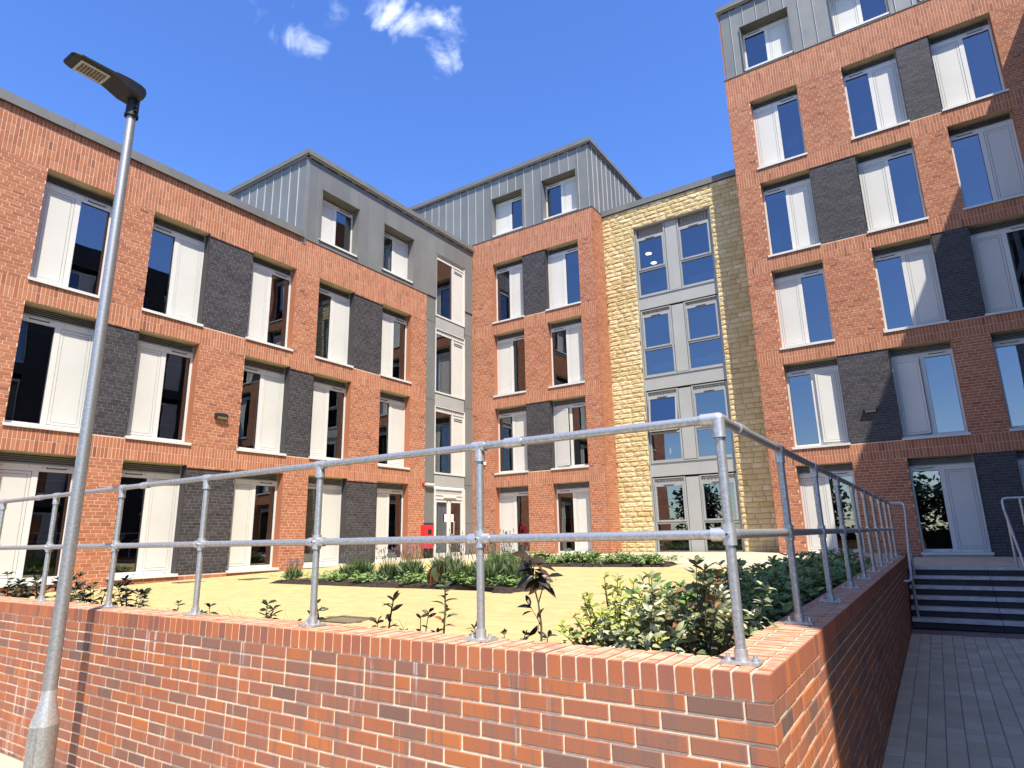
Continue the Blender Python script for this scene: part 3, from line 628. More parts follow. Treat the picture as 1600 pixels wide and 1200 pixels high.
def bay_window(u, z, W_, top, r, blind=0, open_=0):
    b = MB(); y = .10; f = .05
    b.box(0, f, y, y + .1, 0, top); b.box(W_ - f, W_, y, y + .1, 0, top); b.box(f, W_ - f, y, y + .1, 0, f); b.box(f, W_ - f, y, y + .1, .93, .99); b.box(f, W_ - f, y, y + .1, 2.2, 2.26); b.box(f, W_ - f, y, y + .1, top - .03, top)
    o = b.build('window', ['greyframe'], ST, Matrix.Translation((u, 0, z)))
    b = MB(); b.quad((f, y + .05, f), (W_ - f, y + .05, f), (W_ - f, y + .05, .93), (f, y + .05, .93)); b.build('pane', ['glass'], o)
    s = MB(); g = .055; x0, x1, z0, z1 = f + .006, W_ - f - .006, .996, 2.194
    s.box(x0, x0 + g, y - .02, y + .05, z0, z1); s.box(x1 - g, x1, y - .02, y + .05, z0, z1); s.box(x0 + g, x1 - g, y - .02, y + .05, z0, z0 + g); s.box(x0 + g, x1 - g, y - .02, y + .05, z1 - g, z1); s.box((x0 + x1) / 2 - .17, (x0 + x1) / 2 + .17, y - .035, y - .02, z1 - .03, z1 - .012, 1)
    s.box(x0 + .1, x0 + .12, y - .024, y - .02, z0 + .02, z0 + .04, 1); s.box(x1 - .12, x1 - .1, y - .024, y - .02, z0 + .02, z0 + .04, 1)
    mw = Matrix.Translation((0, y, z1)) @ Matrix.Rotation(-math.radians(open_), 4, 'X') @ Matrix.Translation((0, -y, -z1))
    so_ = s.build('sash', ['greyframe', 'seal'], o, mw)
    b = MB(); b.quad((x0 + g, y + .02, z0 + g), (x1 - g, y + .02, z0 + g), (x1 - g, y + .02, z1 - g), (x0 + g, y + .02, z1 - g)); b.build('pane', ['glass'], o, mw)
    l = MB(); z0, z1 = 2.265, top - .032; k = max(2, int((z1 - z0) / .05))
    for i in range(k):
        zz = z0 + (z1 - z0) * i / k
        for c in range(9): l.add([(f + (W_ - 2 * f) * c / 9 + .01, y + .01, zz), (f + (W_ - 2 * f) * (c + .75) / 9, y + .01, zz + .012), (f + (W_ - 2 * f) * (c + .75) / 9, y + .06, zz + .042), (f + (W_ - 2 * f) * c / 9 + .01, y + .06, zz + .03)], [(0, 1, 2, 3)], 0)
    l.box(f, W_ - f, y + .065, y + .08, z0, z1, 1); l.build('louvre', ['trim', 'louvre'], o)
    if blind: q = MB(); q.box(f + .02, W_ - f - .02, y + .09, y + .096, 2.2 - 1.2 * blind, 2.2); q.build('blind', ['blind'], o)
    return o
UW = [(-7.72, 1.10), (-6.16, 1.17)]
for r in range(4):
    z0 = -.64 + 2.96 * r
    for i, (u, w) in enumerate(UW): bay_window(u, z0 + .02, w, 2.66 if r == 3 else 2.42, r, blind={(2, 0): .52, (0, 1): .42, (0, 0): .16}.get((r, i), 0), open_=7 if (r, i) == (1, 0) else 0)
    b = MB(); b.box(-6.60, -6.18, .115, .17, z0 + .04, z0 + (2.66 if r == 3 else 2.42)); b.build('mullion_panel', ['greyspan'], ST)
    if r: b = MB(); b.box(-7.74, -4.97, .10, .17, z0 - .47, z0 - .03); b.build('spandrel', ['greyspan'], ST); b = MB(); b.box(-7.75, -4.96, .075, .17, z0 - .025, z0 + .015); b.build('sill', ['greyframe'], ST)
    b = MB(); x0, x1, y0, y1, za, zc = -8.7, -4.6, .22, 3.9, z0, z0 + 2.6
    b.quad((x0, y0, za), (x0, y1, za), (x1, y1, za), (x1, y0, za)); b.quad((x0, y0, zc), (x1, y0, zc), (x1, y1, zc), (x0, y1, zc)); b.quad((x0, y1, za), (x0, y1, zc), (x1, y1, zc), (x1, y1, za)); b.quad((x0, y0, za), (x0, y0, zc), (x0, y1, zc), (x0, y1, za)); b.quad((x1, y0, za), (x1, y1, za), (x1, y1, zc), (x1, y0, zc))
    b.build('interior', ['inner'], ST)
for x, y in ((-8.0, 2.15), (-8.15, 3.1)):
    b = MB(); b.tube([(x, y, 10.82), (x, y, 10.85)], .12, 14); b.build('ceiling_light', ['lit'], ST)
b = MB(); b.box(-7.77, -7.74, .02, .18, -.62, 10.92); b.box(-4.97, -4.94, .02, .18, -.62, 10.92); b.box(-7.74, -4.97, .02, .1, 10.9, 10.93); b.box(-7.74, -4.97, .05, .2, -.66, -.62); b.build('bay_frame', ['greyframe'], ST)
b = MB(); b.box(-8.96, -3.8, .35, 7, 11.6, 11.7); b.box(-8.96, -3.8, 7, 7.1, -1.1, 11.6); b.build('roof', ['roof'], ST)

# ------------------------------------------------------------------ building: tall brick block on the right with its return wing
RB = empty('brick_building', (0, 19.3, 0), 0, label='tall five storey red brick block with charcoal panels, partly in shadow, beside dark steps', cat='building')
RU = [-3.10, -.42, 1.82]; RO = {4: ('PG', 'GP', 'PG'), 3: ('GP', 'PG', 'GP'), 2: ('PG', 'GP', 'PG'), 1: ('GP', 'PG', 'GP'), 0: ('PG', 'GP', 'PG')}
brick_front(RB, -3.8, 4.63, 5, RU, 14.83, [(4, 1), (3, 0), (2, 1), (1, 0), (0, 1)], 0)
for r in range(5):
    for i in range(3):
        z = SILL[r] + (.07 if r == 0 else 0); window(RB, RU[i], z, RO[r][i], H_=HEAD[r] - z, blind={(0, 0): .38, (0, 1): .3, (3, 2): .12, (2, 2): .08}.get((r, i)), ajar={(1, 1): 8, (1, 0): 6}.get((r, i), 0))
ZR = [(-3.12, -1.63, 14.92, 16.62), (-.42, 1.05, 14.92, 16.62), (1.82, 3.29, 14.92, 16.62)]
mb = MB(); backing(mb, -3.74, 4.6, 14.8, 17.6, ZR, .031, 0, rd=.3, jamb=0, sof=0); mb.build('cladding_wall', ['coping_metal'], RB, ZF)
zinc_field(RB, ZF, -3.74, 4.6, 14.86, 17.5, ZR, .42, .024, start=-3.74 + .33)
for h, o_ in zip(ZR, ('GP', 'PG', 'GP')): zwin(RB, h, o_)
eaves(RB, ZF, -3.84, 4.6, 17.72); b = MB(); b.box(-3.83, 4.6, -.02, .06, 14.832, 14.855); b.build('flashing', ['coping_metal'], RB)
b = MB(); b.box(-3.79, -3.75, .06, 9, -1.1, 17.5); b.box(-3.75, 4.6, .4, 9, 17.4, 17.5); b.box(-3.75, 4.6, 9, 9.1, -1.1, 17.4); b.build('side_wall', ['brick'], RB)
WG = Matrix.Translation((4.63, 0, 0)) @ Matrix.Rotation(-PI / 2, 4, 'Z')     # faces -X, local x runs towards the street
WL = 19.8; wu = [1.0 + 2.45 * k for k in range(7)]
wh = [(u, u + WW, SILL[r], HEAD[r]) for r in range(5) for u in wu]
mb = MB(); backing(mb, 0, WL, -1.9, 14.83, wh, 0, 0, rd=.2, jamb=0, sof=0); mb.box(0.35, WL, .4, 12, 14.5, 14.6, 1); mb.quad((WL, 0, -1.9), (WL, 12, -1.9), (WL, 12, 14.83), (WL, 0, 14.83)); mb.quad((0, 12, -1.9), (0, 12, 14.83), (WL, 12, 14.83), (WL, 12, -1.9)); mb.build('wing_wall', ['darkbrick', 'roof'], RB, WG)
g_ = {}
for k, h in enumerate(wh):
    f, p, g, l, s, r_ = win_parts('GP' if (k + k // 7) % 2 else 'PG', WW, round(h[3] - h[2], 3), .17, .22)
    o = link('window', f, RB, WG @ Matrix.Translation((h[0], 0, h[2]))); link('panel', p, o); link('pane', g, o); link('interior', r_, o)

# ------------------------------------------------------------------ ground: road, pavement, terrace, landing
b = MB(); b.quad((-600, -600, -1.95), (600, -600, -1.95), (600, 600, -1.95), (-600, 600, -1.95)); tag(b.build('ground', ['asphalt']), kind='structure')
def pav(x, y): return -1.752 + .011 * y + .007 * (x + .6)
b = MB(); P4 = [(-12, -1.2), (4.6, -1.2), (4.6, 14.6), (-12, 14.6)]
b.quad(*[(x, y, pav(x, y) - .006) for x, y in P4]); b.box(-12, 4.6, -1.35, -1.2, -2.0, -1.77, 1)
PV = tag(b.build('pavement', ['sandg', 'conc']), kind='structure')
nrm = Vector((-.007, -.011, 1)).normalized()
def plane_frame(ox, oy, fz, sx, sy):
    X = Vector((1, 0, sx)).normalized(); Z = Vector((0, 1, sy)); Z = (Z - X * Z.dot(X)).normalized(); Y = -X.cross(Z)      # local y points down
    Y = Z.cross(X); o_ = Vector((ox, oy, fz(ox, oy)))
    return Matrix(((X.x, Y.x, Z.x, o_.x), (X.y, Y.y, Z.y, o_.y), (X.z, Y.z, Z.z, o_.z), (0, 0, 0, 1)))
def pave(x0, x1, y0, y1, lx, ly, fr, along='y', jj=.006, tn=None):
    S = []; tn = tn or (lambda: random.random())
    if along == 'y':
        x = x0; k = 0
        while x < x1 - .02:
            y = y0 - (k % 2) * ly / 2 - random.choice((0, .03, .05))
            while y < y1:
                a, b_ = max(y, y0), min(y + ly, y1)
                if b_ - a > .03: S.append((x, min(x + lx, x1) - jj, a, b_ - jj, random.uniform(-.0012, .0012), tn()))
                y += ly
            x += lx; k += 1
    else:
        y = y0; k = 0
        while y < y1 - .02:
            x = x0 - (k % 2) * lx / 2
            while x < x1:
                a, b_ = max(x, x0), min(x + lx, x1)
                if b_ - a > .03: S.append((a, b_ - jj, y, min(y + ly, y1) - jj, random.uniform(-.001, .001), tn()))
                x += lx
            y += ly; k += 1
    return S
PF = plane_frame(0, 0, pav, .007, .011)
block_field('paving_block', 'paving_blocks', PV, PF, pave(-.60, 4.6, 2.0, 12.32, .135, .205, PF), .05, .004, 'greyp', 300)
block_field('paving_block', 'paving_blocks', PV, PF, pave(-.60, 2.6, 12.33, 12.85, .2, .13, PF, 'x'), .05, .004, 'redp', 0)
block_field('flagstone', 'flagstones', PV, PF, pave(-12, -.62, -1.15, 2.63, .6, .45, PF, 'x', .008), .05, .004, 'flag', 60)
def terr(x, y): return -.65 - .02 * (16.4 - y)
b = MB(); q = [(-14.5, 2.75), (-.75, 2.75), (-.75, 20.2), (-14.5, 20.2)]
b.quad(*[(x, y, terr(x, y) - .006) for x, y in q]); TR = tag(b.build('terrace', ['sand']), kind='structure')
TF = plane_frame(0, 0, terr, 0, .02)
island = [(-11.4, 8.3), (-8.2, 8.25), (-6.2, 8.35), (-5.5, 8.05), (-5.2, 8.9), (-5.6, 9.6), (-8.0, 9.9), (-10.2, 9.6), (-11.2, 8.8)]
def inpoly(x, y, P):
    c = False; j = len(P) - 1
    for i in range(len(P)):
        if (P[i][1] > y) != (P[j][1] > y) and x < (P[j][0] - P[i][0]) * (y - P[i][1]) / (P[j][1] - P[i][1]) + P[i][0]: c = not c
        j = i
    return c
drains = [(-6.05, 5.02, -5.45, 5.42), (-13.98, 7.75, -13.55, 8.25), (-13.1, 8.75, -12.65, 9.25), (-13.02, 11.9, -12.5, 12.35), (-13.1, 13.4, -12.65, 13.95)]
bed2 = [(-9.9, 13.5), (-7.1, 13.4), (-5.0, 13.65), (-5.1, 14.6), (-5.6, 14.95), (-9.9, 14.9)]
S = [s for s in pave(-14.49, -2.3, 4.2, 15.0, .2, .1, TF, 'x', .0055) if not inpoly((s[0] + s[1]) / 2, (s[2] + s[3]) / 2, island) and not inpoly((s[0] + s[1]) / 2, (s[2] + s[3]) / 2, bed2)
     and not any(d[0] - .05 < (s[0] + s[1]) / 2 < d[2] + .05 and d[1] - .03 < (s[2] + s[3]) / 2 < d[3] + .03 for d in drains) and not (s[0] > -5.0 and s[2] > 13.7)]
block_field('paving_block', 'paving_blocks', TR, TF, S, .05, .003, 'yellow', 300, hide=lambda P: (P[:, 1] < 5.2) | (P[:, 0] > -2.6))
block_field('paving_slab', 'paving_slabs', TR, TF, pave(-14.4, -.9, 15.0, 19.25, .6, .6, TF, 'x', .006) + pave(-9.0, -3.7, 19.26, 20.1, .6, .6, TF, 'x', .006) + pave(-4.98, -2.2, 13.72, 14.98, .6, .6, TF, 'x', .006), .05, .003, 'flag', 60)
for nm, P in (('island_bed', island), ('border_bed', bed2)):
    b = MB(); c0 = (sum(p[0] for p in P) / len(P), sum(p[1] for p in P) / len(P)); n = len(P)
    for k, (sc_, dz) in enumerate(((1, .0), (.93, .05), (.6, .09))): b.v += [(c0[0] + (x - c0[0]) * sc_, c0[1] + (y - c0[1]) * sc_, terr(x, y) + dz + (random.uniform(-.015, .02) if k else 0)) for x, y in P]
    b.v.append((*c0, terr(*c0) + .1)); b.t = [.5] * len(b.v)
    for k in range(2):
        for i in range(n): j = (i + 1) % n; b.f.append([k * n + i, k * n + j, (k + 1) * n + j, (k + 1) * n + i]); b.m.append(0); b.sm.append(True)
    for i in range(n): b.f.append([2 * n + i, 2 * n + (i + 1) % n, 3 * n]); b.m.append(0); b.sm.append(True)
    tag(b.build('planting_bed', ['soil']), kind='structure')
b = MB(); b.box(-9.6, -.87, 2.92, 4.25, -1.2, -.885); b.box(-2.25, -.87, 4.25, 14.3, -1.2, -.76); tag(b.build('planting_bed', ['soil']), kind='structure')
for k, d in enumerate(drains):
    b = MB(); zc = terr(0, (d[1] + d[3]) / 2) - .02
    b.box(d[0], d[2], d[1], d[3], zc - .03, zc, 0); t = .02
    for a0, a1, b0, b1 in ((d[0], d[2], d[1], d[1] + t), (d[0], d[2], d[3] - t, d[3]), (d[0], d[0] + t, d[1] + t, d[3] - t), (d[2] - t, d[2], d[1] + t, d[3] - t)): b.box(a0, a1, b0, b1, zc, zc + .026)
    for i in range(6): x = d[0] + .05 + (d[2] - d[0] - .1) * i / 5; b.box(x - .006, x + .006, d[1] + .05, d[3] - .05, zc, zc + .012)
    tag(b.build('drain_cover', ['drain']), ['large dark inspection cover in buff paving just behind the coping and a rail post', 'dark inspection cover in paving below the charcoal panel nearest the lamp post', 'thin dark cover in buff paving in front of third ground floor window',
        'dark cover in paving beneath the fourth ground floor window, behind the planted island', 'dark cover in paving near the last brick pier and red box'][k], 'drain cover', 'inspection covers in the terrace')
LZ = -.69
b = MB(); b.box(-.60, 4.62, 14.62, 19.3, -1.9, LZ - .012); LD_ = tag(b.build('landing', ['conc']), kind='structure')
LF = plane_frame(0, 0, lambda x, y: LZ, 0, 0)
block_field('paving_block', 'paving_blocks', LD_, LF, pave(-.6, 4.6, 14.63, 19.28, .2, .1, LF, 'x'), .012, .003, 'greyp', 0)

# ------------------------------------------------------------------ steps
SP = empty('stairs', (0, 14.3, LZ), label='flight of six dark concrete steps with pale nosings up to the tall brick block', cat='stairs')
for k in range(6):
    z1 = -.15 * k; y0 = -.30 * k
    for a, c in ((-.58, .62), (.628, 2.6)):
        b = MB(); b.box(a, c, y0 + .045, y0 + .33, z1 - .15, z1 - .002); b.box(a, c, y0, y0 + .045, z1 - .05, z1, 1)
        b.box(a, c, y0 + .038, y0 + .0449, z1 - .15, z1 - .051, 2); b.build('step', ['step', 'nosing', 'riser'], SP)
b = MB(); b.box(2.61, 2.83, -1.9, .32, -1.15, .17); b.build('side_wall', ['brick'], SP)

# ------------------------------------------------------------------ front retaining wall
WX, WY, ZT = -.603, 2.637, -.518; ZCB = -.618
RW = empty('retaining_wall', (WX, WY, -1.8), label='low red brick retaining wall with brick on edge coping turning a corner at the pavement', cat='wall')
FW = Matrix.Translation((-WX, -WY, 1.8)); FWr = Matrix(((0, -1, 0, 0), (1, 0, 0, 0), (0, 0, 1, 1.8), (0, 0, 0, 1)))    # local->parent for the two faces
b = MB(); b.box(-9.6, WX - .005, WY + .005, 2.90, -2.0, ZT - .0045); b.box(WX - .26, WX - .005, 2.9, 14.9, -2.0, ZT - .0045); b.build('core', ['mortar'], RW, FW)
S = []; nC = 16; tw = lambda: min(1, max(0, random.gauss(.56, .20)))
for k in range(nC):
    z1 = ZCB - .005 - k * .075; z0 = z1 - .0635; x = WX; first = True
    while x > -9.6:
        w = .1025 if (first and k % 2 == 0) else .215; S.append((max(x - w, -9.6), x, z0, z1, WY + random.uniform(-.002, .002), tw())); x -= w + J; first = False
        if random.random() < .035 and x < -1.5: S.append((x - .1025, x, z0, z1, WY, tw())); x -= .1125
block_field('brick', 'brickwork', RW, FW, S, .1, .004, 'wallbrick', 225)
S = []
for k in range(nC):
    z1 = ZCB - .005 - k * .075; z0 = z1 - .0635; y = 0; first = True
    while y < 12.2:
        w = .1025 if (first and k % 2 == 1) else .215; S.append((y + (.0005 if first else 0), min(y + w, 12.2), z0, z1, random.uniform(-.002, .002), tw())); y += w + J; first = False
block_field('brick', 'brickwork', RW, FWr, S, .1, .004, 'wallbrick', 75)
# brick on edge coping, 215 mm and a cut piece alternating
def cbrick(x0, x1, y0, y1, z0, z1, ch=.004):
    b = MB(); xs = (x0, x0 + ch, x1 - ch, x1); ys = (y0, y0 + ch, y1 - ch, y1); t = random.random()
    V = [(x0, y0, z0), (x1, y0, z0), (x1, y1, z0), (x0, y1, z0), (x0, y0, z1 - ch), (x1, y0, z1 - ch), (x1, y1, z1 - ch), (x0, y1, z1 - ch), (xs[1], ys[1], z1), (xs[2], ys[1], z1), (xs[2], ys[2], z1), (xs[1], ys[2], z1)]
    b.add(V, [(0, 1, 5, 4), (1, 2, 6, 5), (2, 3, 7, 6), (3, 0, 4, 7), (4, 5, 9, 8), (5, 6, 10, 9), (6, 7, 11, 10), (7, 4, 8, 11), (8, 9, 10, 11)], 0, t)
    return b
CB = []
WD = .278
k = 0; x = WX
while x > -9.55:
    a = x - .065; cut = .205 if k % 2 else .063
    CB.append((a + .002, x, WY, WY + cut)); CB.append((a + .002, x, WY + cut + J, WY + WD)); x -= .075; k += 1
y = WY + WD + J; k = 0
while y < 14.85:
    cut = .205 if k % 2 else .063; CB.append((WX - cut, WX, y, y + .065)); CB.append((WX - WD, WX - cut - J, y, y + .065)); y += .075; k += 1
dist = sorted(range(len(CB)), key=lambda i: (CB[i][0] + .0) ** 2 + CB[i][2] ** 2)
big = set(dist[:260]); allb = MB()
for i, (x0, x1, y0, y1) in enumerate(CB):
    dz = random.uniform(-.0015, .0015)
    cb = cbrick(x0, x1, y0 + random.uniform(-.001, .001), y1, ZCB + .003, ZT + dz)
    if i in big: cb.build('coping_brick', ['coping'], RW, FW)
    else: o_ = len(allb.v); allb.v += cb.v; allb.t += cb.t; allb.m += cb.m; allb.sm += cb.sm; allb.f += [[q + o_ for q in f] for f in cb.f]
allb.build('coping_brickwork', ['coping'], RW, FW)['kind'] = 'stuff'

# ------------------------------------------------------------------ key clamp guard rail
GR = empty('guard_rail', (0, 2.8, ZT), label='galvanised tubular guard rail on the brick coping running round the corner to the steps', cat='railing')
GM = Matrix.Translation((0, -2.8, -ZT)); PR = .0215; TZ, MZ = .492, -.008
GX, GY = -.745, 2.80
def seg(name, a, b_, r, m='galv', n=14, parent=GR, mw=GM): q = MB(); q.tube([a, b_], r, n); return q.build(name, [m], parent, mw)
fx = [GX - 1.315 * k for k in range(8)]; fy = [GY + 1.31 * k for k in range(1, 10)] + [14.6]
def base_plate(x, y, parent):
    b = MB(); b.box(x - .075, x + .075, y - .05, y + .05, ZT + .001, ZT + .011); b.tube([(x, y, ZT + .011), (x, y, ZT + .055)], .028, 14)
    for sx in (-.055, .055): b.tube([(x + sx, y - .0, ZT + .011), (x + sx, y, ZT + .035)], .009, 6); b.tube([(x + sx, y, ZT + .011), (x + sx, y, ZT + .02)], .016, 6)
    b.build('base_plate', ['fit'], parent, I4)
def post(x, y, kind):
    q = MB(); q.tube([(x, y, ZT + .01), (x, y, TZ - .01)], PR, 14); p = q.build('post', ['galv'], GR, GM); base_plate(x, y, p)
    b = MB(); d = (1, 0, 0) if kind == 'f' else (0, 1, 0); d = Vector(d); c = Vector((x, y, TZ))
    if kind == 'c': b.tube([c, c + Vector((-.075, 0, 0))], .0285, 14); b.tube([c, c + Vector((0, .075, 0))], .0285, 14); b.ball(c, .029)
    else: b.tube([c - d * .042, c + d * .042], .0285, 14)
    b.tube([c, c - Vector((0, 0, .085))], .028, 14); b.tube([c - Vector((0, 0, .085)), c - Vector((0, 0, .078))], .0305, 14); b.build('top_fitting', ['fit'], p, I4)
    b = MB(); c = Vector((x, y, MZ)); b.tube([c - Vector((0, 0, .045)), c + Vector((0, 0, .045))], .029, 14)
    if kind == 'c': b.tube([c, c + Vector((-.075, 0, 0))], .0285, 14); b.tube([c, c + Vector((0, .075, 0))], .0285, 14)
    else: b.tube([c - d * .07, c + d * .07], .0285, 14)
    b.tube([c + Vector((0, -.028, .0)), c + Vector((0, -.042, 0))], .011, 8); b.tube([c + Vector((0, -.042, .0)), c + Vector((0, -.044, 0))], .005, 6, 1); b.build('cross_fitting', ['fit', 'black'], p, I4)
post(GX, GY, 'c')
for x in fx[1:]: post(x, GY, 'f')
for y in fy: post(GX, y, 'r')
for z, nm in ((TZ, 'top_rail'), (MZ, 'middle_rail')):
    seg(nm, (fx[-1] - .6, GY, z), (GX - .02, GY, z), PR); seg(nm, (GX, GY + .02, z), (GX, 14.62, z), PR)
for x in (-7.72, -1.83, -5.62): seg('coupling', (x - .055, GY, TZ), (x + .055, GY, TZ), .028, 'fit')
seg('coupling', (GX, 3.12, TZ), (GX, 3.24, TZ), .028, 'fit')
q = MB(); q.tube([(GX, 14.62, TZ), (-.56, 14.62, TZ), (-.51, 14.62, TZ - .01), (-.49, 14.60, TZ - .05), (-.49, 14.58, .33), (-.49, 14.5, .25), (-.49, 12.62, -.80), (-.50, 12.58, -.83), (-.56, 12.56, -.84), (-.60, 12.56, -.84)], .0215, 12); q.build('stair_rail', ['fit'], GR, GM)
for y in (14.15, 12.9): zt = .25 - (14.5 - y) * .558; seg('stair_post', (-.49, y, -.69 - (.15 * (int((14.3 - y) / .3) + 1) if y < 14.3 else 0)), (-.49, y, zt), .0215, 'galv')
HR = empty('handrail', (1.04, 14.3, LZ), label='galvanised tubular handrail down the middle of the dark steps at the right edge', cat='railing')
HM = Matrix.Translation((-1.04, -14.3, -LZ))
q = MB(); q.tube([(2.5, 14.55, TZ + .01), (1.12, 14.55, TZ + .01), (1.06, 14.55, TZ), (1.04, 14.55, TZ - .04), (1.04, 14.54, .35), (1.04, 14.46, .27), (1.04, 12.55, -.79)], .0215, 12); q.build('rail', ['fit'], HR, HM)
q = MB(); q.tube([(1.04, 14.18, LZ), (1.04, 14.18, .11)], .0215, 12); q.build('post', ['fit'], HR, HM)
q = MB(); q.tube([(1.30, 14.55, LZ), (1.30, 14.55, TZ)], .0215, 12); q.build('post', ['fit'], HR, HM)
q = MB(); q.tube([(1.30, 14.55, MZ), (2.5, 14.55, MZ)], .0215, 12); q.build('rail', ['fit'], HR, HM)
q = MB(); q.tube([(1.04, 12.8, -1.59), (1.04, 12.8, -.66)], .0215, 12); q.build('post', ['fit'], HR, HM)

# ------------------------------------------------------------------ street lamp
LX, LY = -5.40, 2.2
SL = empty('street_lamp', (LX, LY, -1.78), label='galvanised street lamp column with dark flat LED head in front of the brick wall', cat='street lamp')
LM = Matrix.Translation((-LX, -LY, 1.78))
q = MB(); q.tube([(LX, LY, -1.0), (LX, LY, 3.72)], [.046, .037], 20); q.build('pole', ['pole'], SL, LM)
q = MB(); q.tube([(LX, LY, -1.9), (LX, LY, -1.21)], .087, 24); bs_ = q.build('base_column', ['pole'], SL, LM)
q = MB(); q.tube([(LX, LY, -1.21), (LX, LY, -1.20), (LX, LY, -1.05), (LX, LY, -.985)], [.087, .088, .05, .047], 24); q.build('shoulder', ['fit'], SL, LM)
q = MB()      # curved access door on the street side
a0, a1, n = math.radians(250), math.radians(312), 8
for r_, zz in ((.0905, (-1.72, -1.255)),):
    vs_ = [(LX + r_ * math.cos(a0 + (a1 - a0) * i / n), LY + r_ * math.sin(a0 + (a1 - a0) * i / n), z) for z in zz for i in range(n + 1)]
    vs_ += [(LX + .086 * math.cos(a0 + (a1 - a0) * i / n), LY + .086 * math.sin(a0 + (a1 - a0) * i / n), z) for z in zz for i in range(n + 1)]
    m1 = n + 1; fs_ = [(i, i + 1, m1 + i + 1, m1 + i) for i in range(n)] + [(m1 + i, m1 + i + 1, 3 * m1 + i + 1, 3 * m1 + i) for i in range(n)] + [(i + 1, i, 2 * m1 + i, 2 * m1 + i + 1) for i in range(n)] + [(0, m1, 3 * m1, 2 * m1), (m1 + n, n, 2 * m1 + n, 3 * m1 + n)]
    q.add(vs_, fs_)
q.build('access_door', ['pole'], bs_, I4)
q = MB(); q.tube([(LX, LY, 3.66), (LX, LY, 3.86)], .05, 18); q.tube([(LX, LY, 3.66), (LX, LY, 3.68)], .056, 18); q.tube([(LX + .045, LY, 3.70), (LX + .075, LY, 3.70)], .01, 6); q.tube([(LX + .045, LY, 3.74), (LX + .075, LY, 3.74)], .01, 6); q.build('spigot', ['black'], SL, LM)
# luminaire: outline in plan lofted over five levels
q = MB(); prof = [(.065, 3.88, 3.925, .075), (.045, 3.835, 3.945, .095), (0, 3.815, 3.955, .105), (-.09, 3.83, 3.955, .115), (-.19, 3.872, 3.945, .119), (-.22, 3.882, 3.935, .119), (-.47, 3.888, 3.928, .118), (-.515, 3.892, 3.924, .102), (-.53, 3.899, 3.918, .08)]
ring = []
for dy, zb_, zt_, w in prof: ring.append([(LX + sx * w, LY + dy, z) for sx, z in ((-.8, zb_), (-1, zb_ + .015), (-1, zt_ - .012), (-.8, zt_), (.8, zt_), (1, zt_ - .012), (1, zb_ + .015), (.8, zb_))])
vs_ = [v for r_ in ring for v in r_]; fs_ = []
for i in range(len(ring) - 1):
    for k in range(8): fs_.append((i * 8 + k, i * 8 + (k + 1) % 8, (i + 1) * 8 + (k + 1) % 8, (i + 1) * 8 + k))
fs_ += [tuple(range(8)), tuple(range(len(vs_) - 8, len(vs_)))[::-1]]
q.add(vs_, fs_); hd = q.build('lamp_head', ['black'], SL, LM)
q = MB(); q.box(LX - .088, LX + .088, LY - .46, LY - .235, 3.880, 3.886); q.build('lens', ['trim'], hd, I4)
q = MB()
for i in range(8):
    for k in range(5): x = LX - .052 + .026 * k; y = LY - .432 + .024 * i; q.box(x - .009, x + .009, y - .008, y + .008, 3.875, 3.880)
q.build('led', ['drain'], hd, I4)

# ------------------------------------------------------------------ small fixtures
def wall_lamp(loc, rz, label):
    e = empty('wall_light', loc, rz, label=label, cat='wall light', group='black wall lights')
    b = MB(); b.add([(-.16, 0, .0), (.16, 0, .0), (.16, 0, .14), (-.16, 0, .14), (-.16, -.11, .07), (.16, -.11, .07), (.14, -.09, .14), (-.14, -.09, .14), (-.15, -.05, 0), (.15, -.05, 0)],
          [(0, 3, 7, 4, 8), (1, 9, 5, 6, 2), (3, 2, 6, 7), (7, 6, 5, 4), (4, 5, 9, 8), (0, 8, 9, 1), (0, 1, 2, 3)]); b.build('housing', ['black'], e)
    b = MB(); b.add([(-.13, -.102, .062), (.13, -.102, .062), (.13, -.056, .006), (-.13, -.056, .006)], [(0, 1, 2, 3)]); b.build('diffuser', ['louvre'], e, Matrix.Translation((0, -.004, -.004)))
wall_lamp((-14.5, 8.84, 2.98), PI / 2, 'small black wall light on the red brick pier between two first floor windows')
wall_lamp((-1.06, 19.32, 3.08), 0, 'small black wall light on charcoal brick panel of tall block, crossed by the shadow edge')
e = empty('call_box', (-14.5, 16.58, -.3), PI / 2, label='bright red emergency box on the brick pier beside the glazed double door', cat='emergency box')
b = MB(); b.box(-.24, .24, -.13, -.002, .38, .74); b.build('housing', ['red'], e); b = MB(); b.box(-.02, .16, -.14, -.131, .44, .60); b.build('window', ['black'], e)
b = MB(); b.box(-.24, .24, -.13, -.002, -.02, .24); b.build('lower_box', ['red'], e); b = MB(); b.box(.0, .16, -.14, -.131, .12, .2); b.build('notice', ['paper'], e)
b = MB(); b.box(-.2, .2, -.1, -.002, .24, .38); b.build('back_plate', ['red'], e)
e = empty('door_light', (-14.53, 16.75, 1.78), PI / 2, label='white strip light on the zinc pier next to the double door', cat='wall light')
b = MB(); b.box(-.22, .22, -.1, .0, 0, .09); b.build('diffuser', ['panelw'], e); b = MB(); b.box(-.2, .2, -.08, .0, -.05, 0); b.build('gear_tray', ['louvre'], e)
e = empty('alarm_beacon', (-14.5, 16.42, 1.84), PI / 2, label='tiny red alarm sounder at the brick edge beside the white strip light', cat='alarm')
b = MB(); b.tube([(0, 0, 0), (0, -.03, 0)], .055, 12); b.build('base', ['red'], e); b = MB(); b.ball((0, -.045, 0), .045, sc=(1, .8, 1)); b.build('lens', ['red'], e)
e = empty('security_camera', (-13.95, 19.29, 2.72), 0, label='white dome security camera on the narrow brick block near its lower corner', cat='camera')
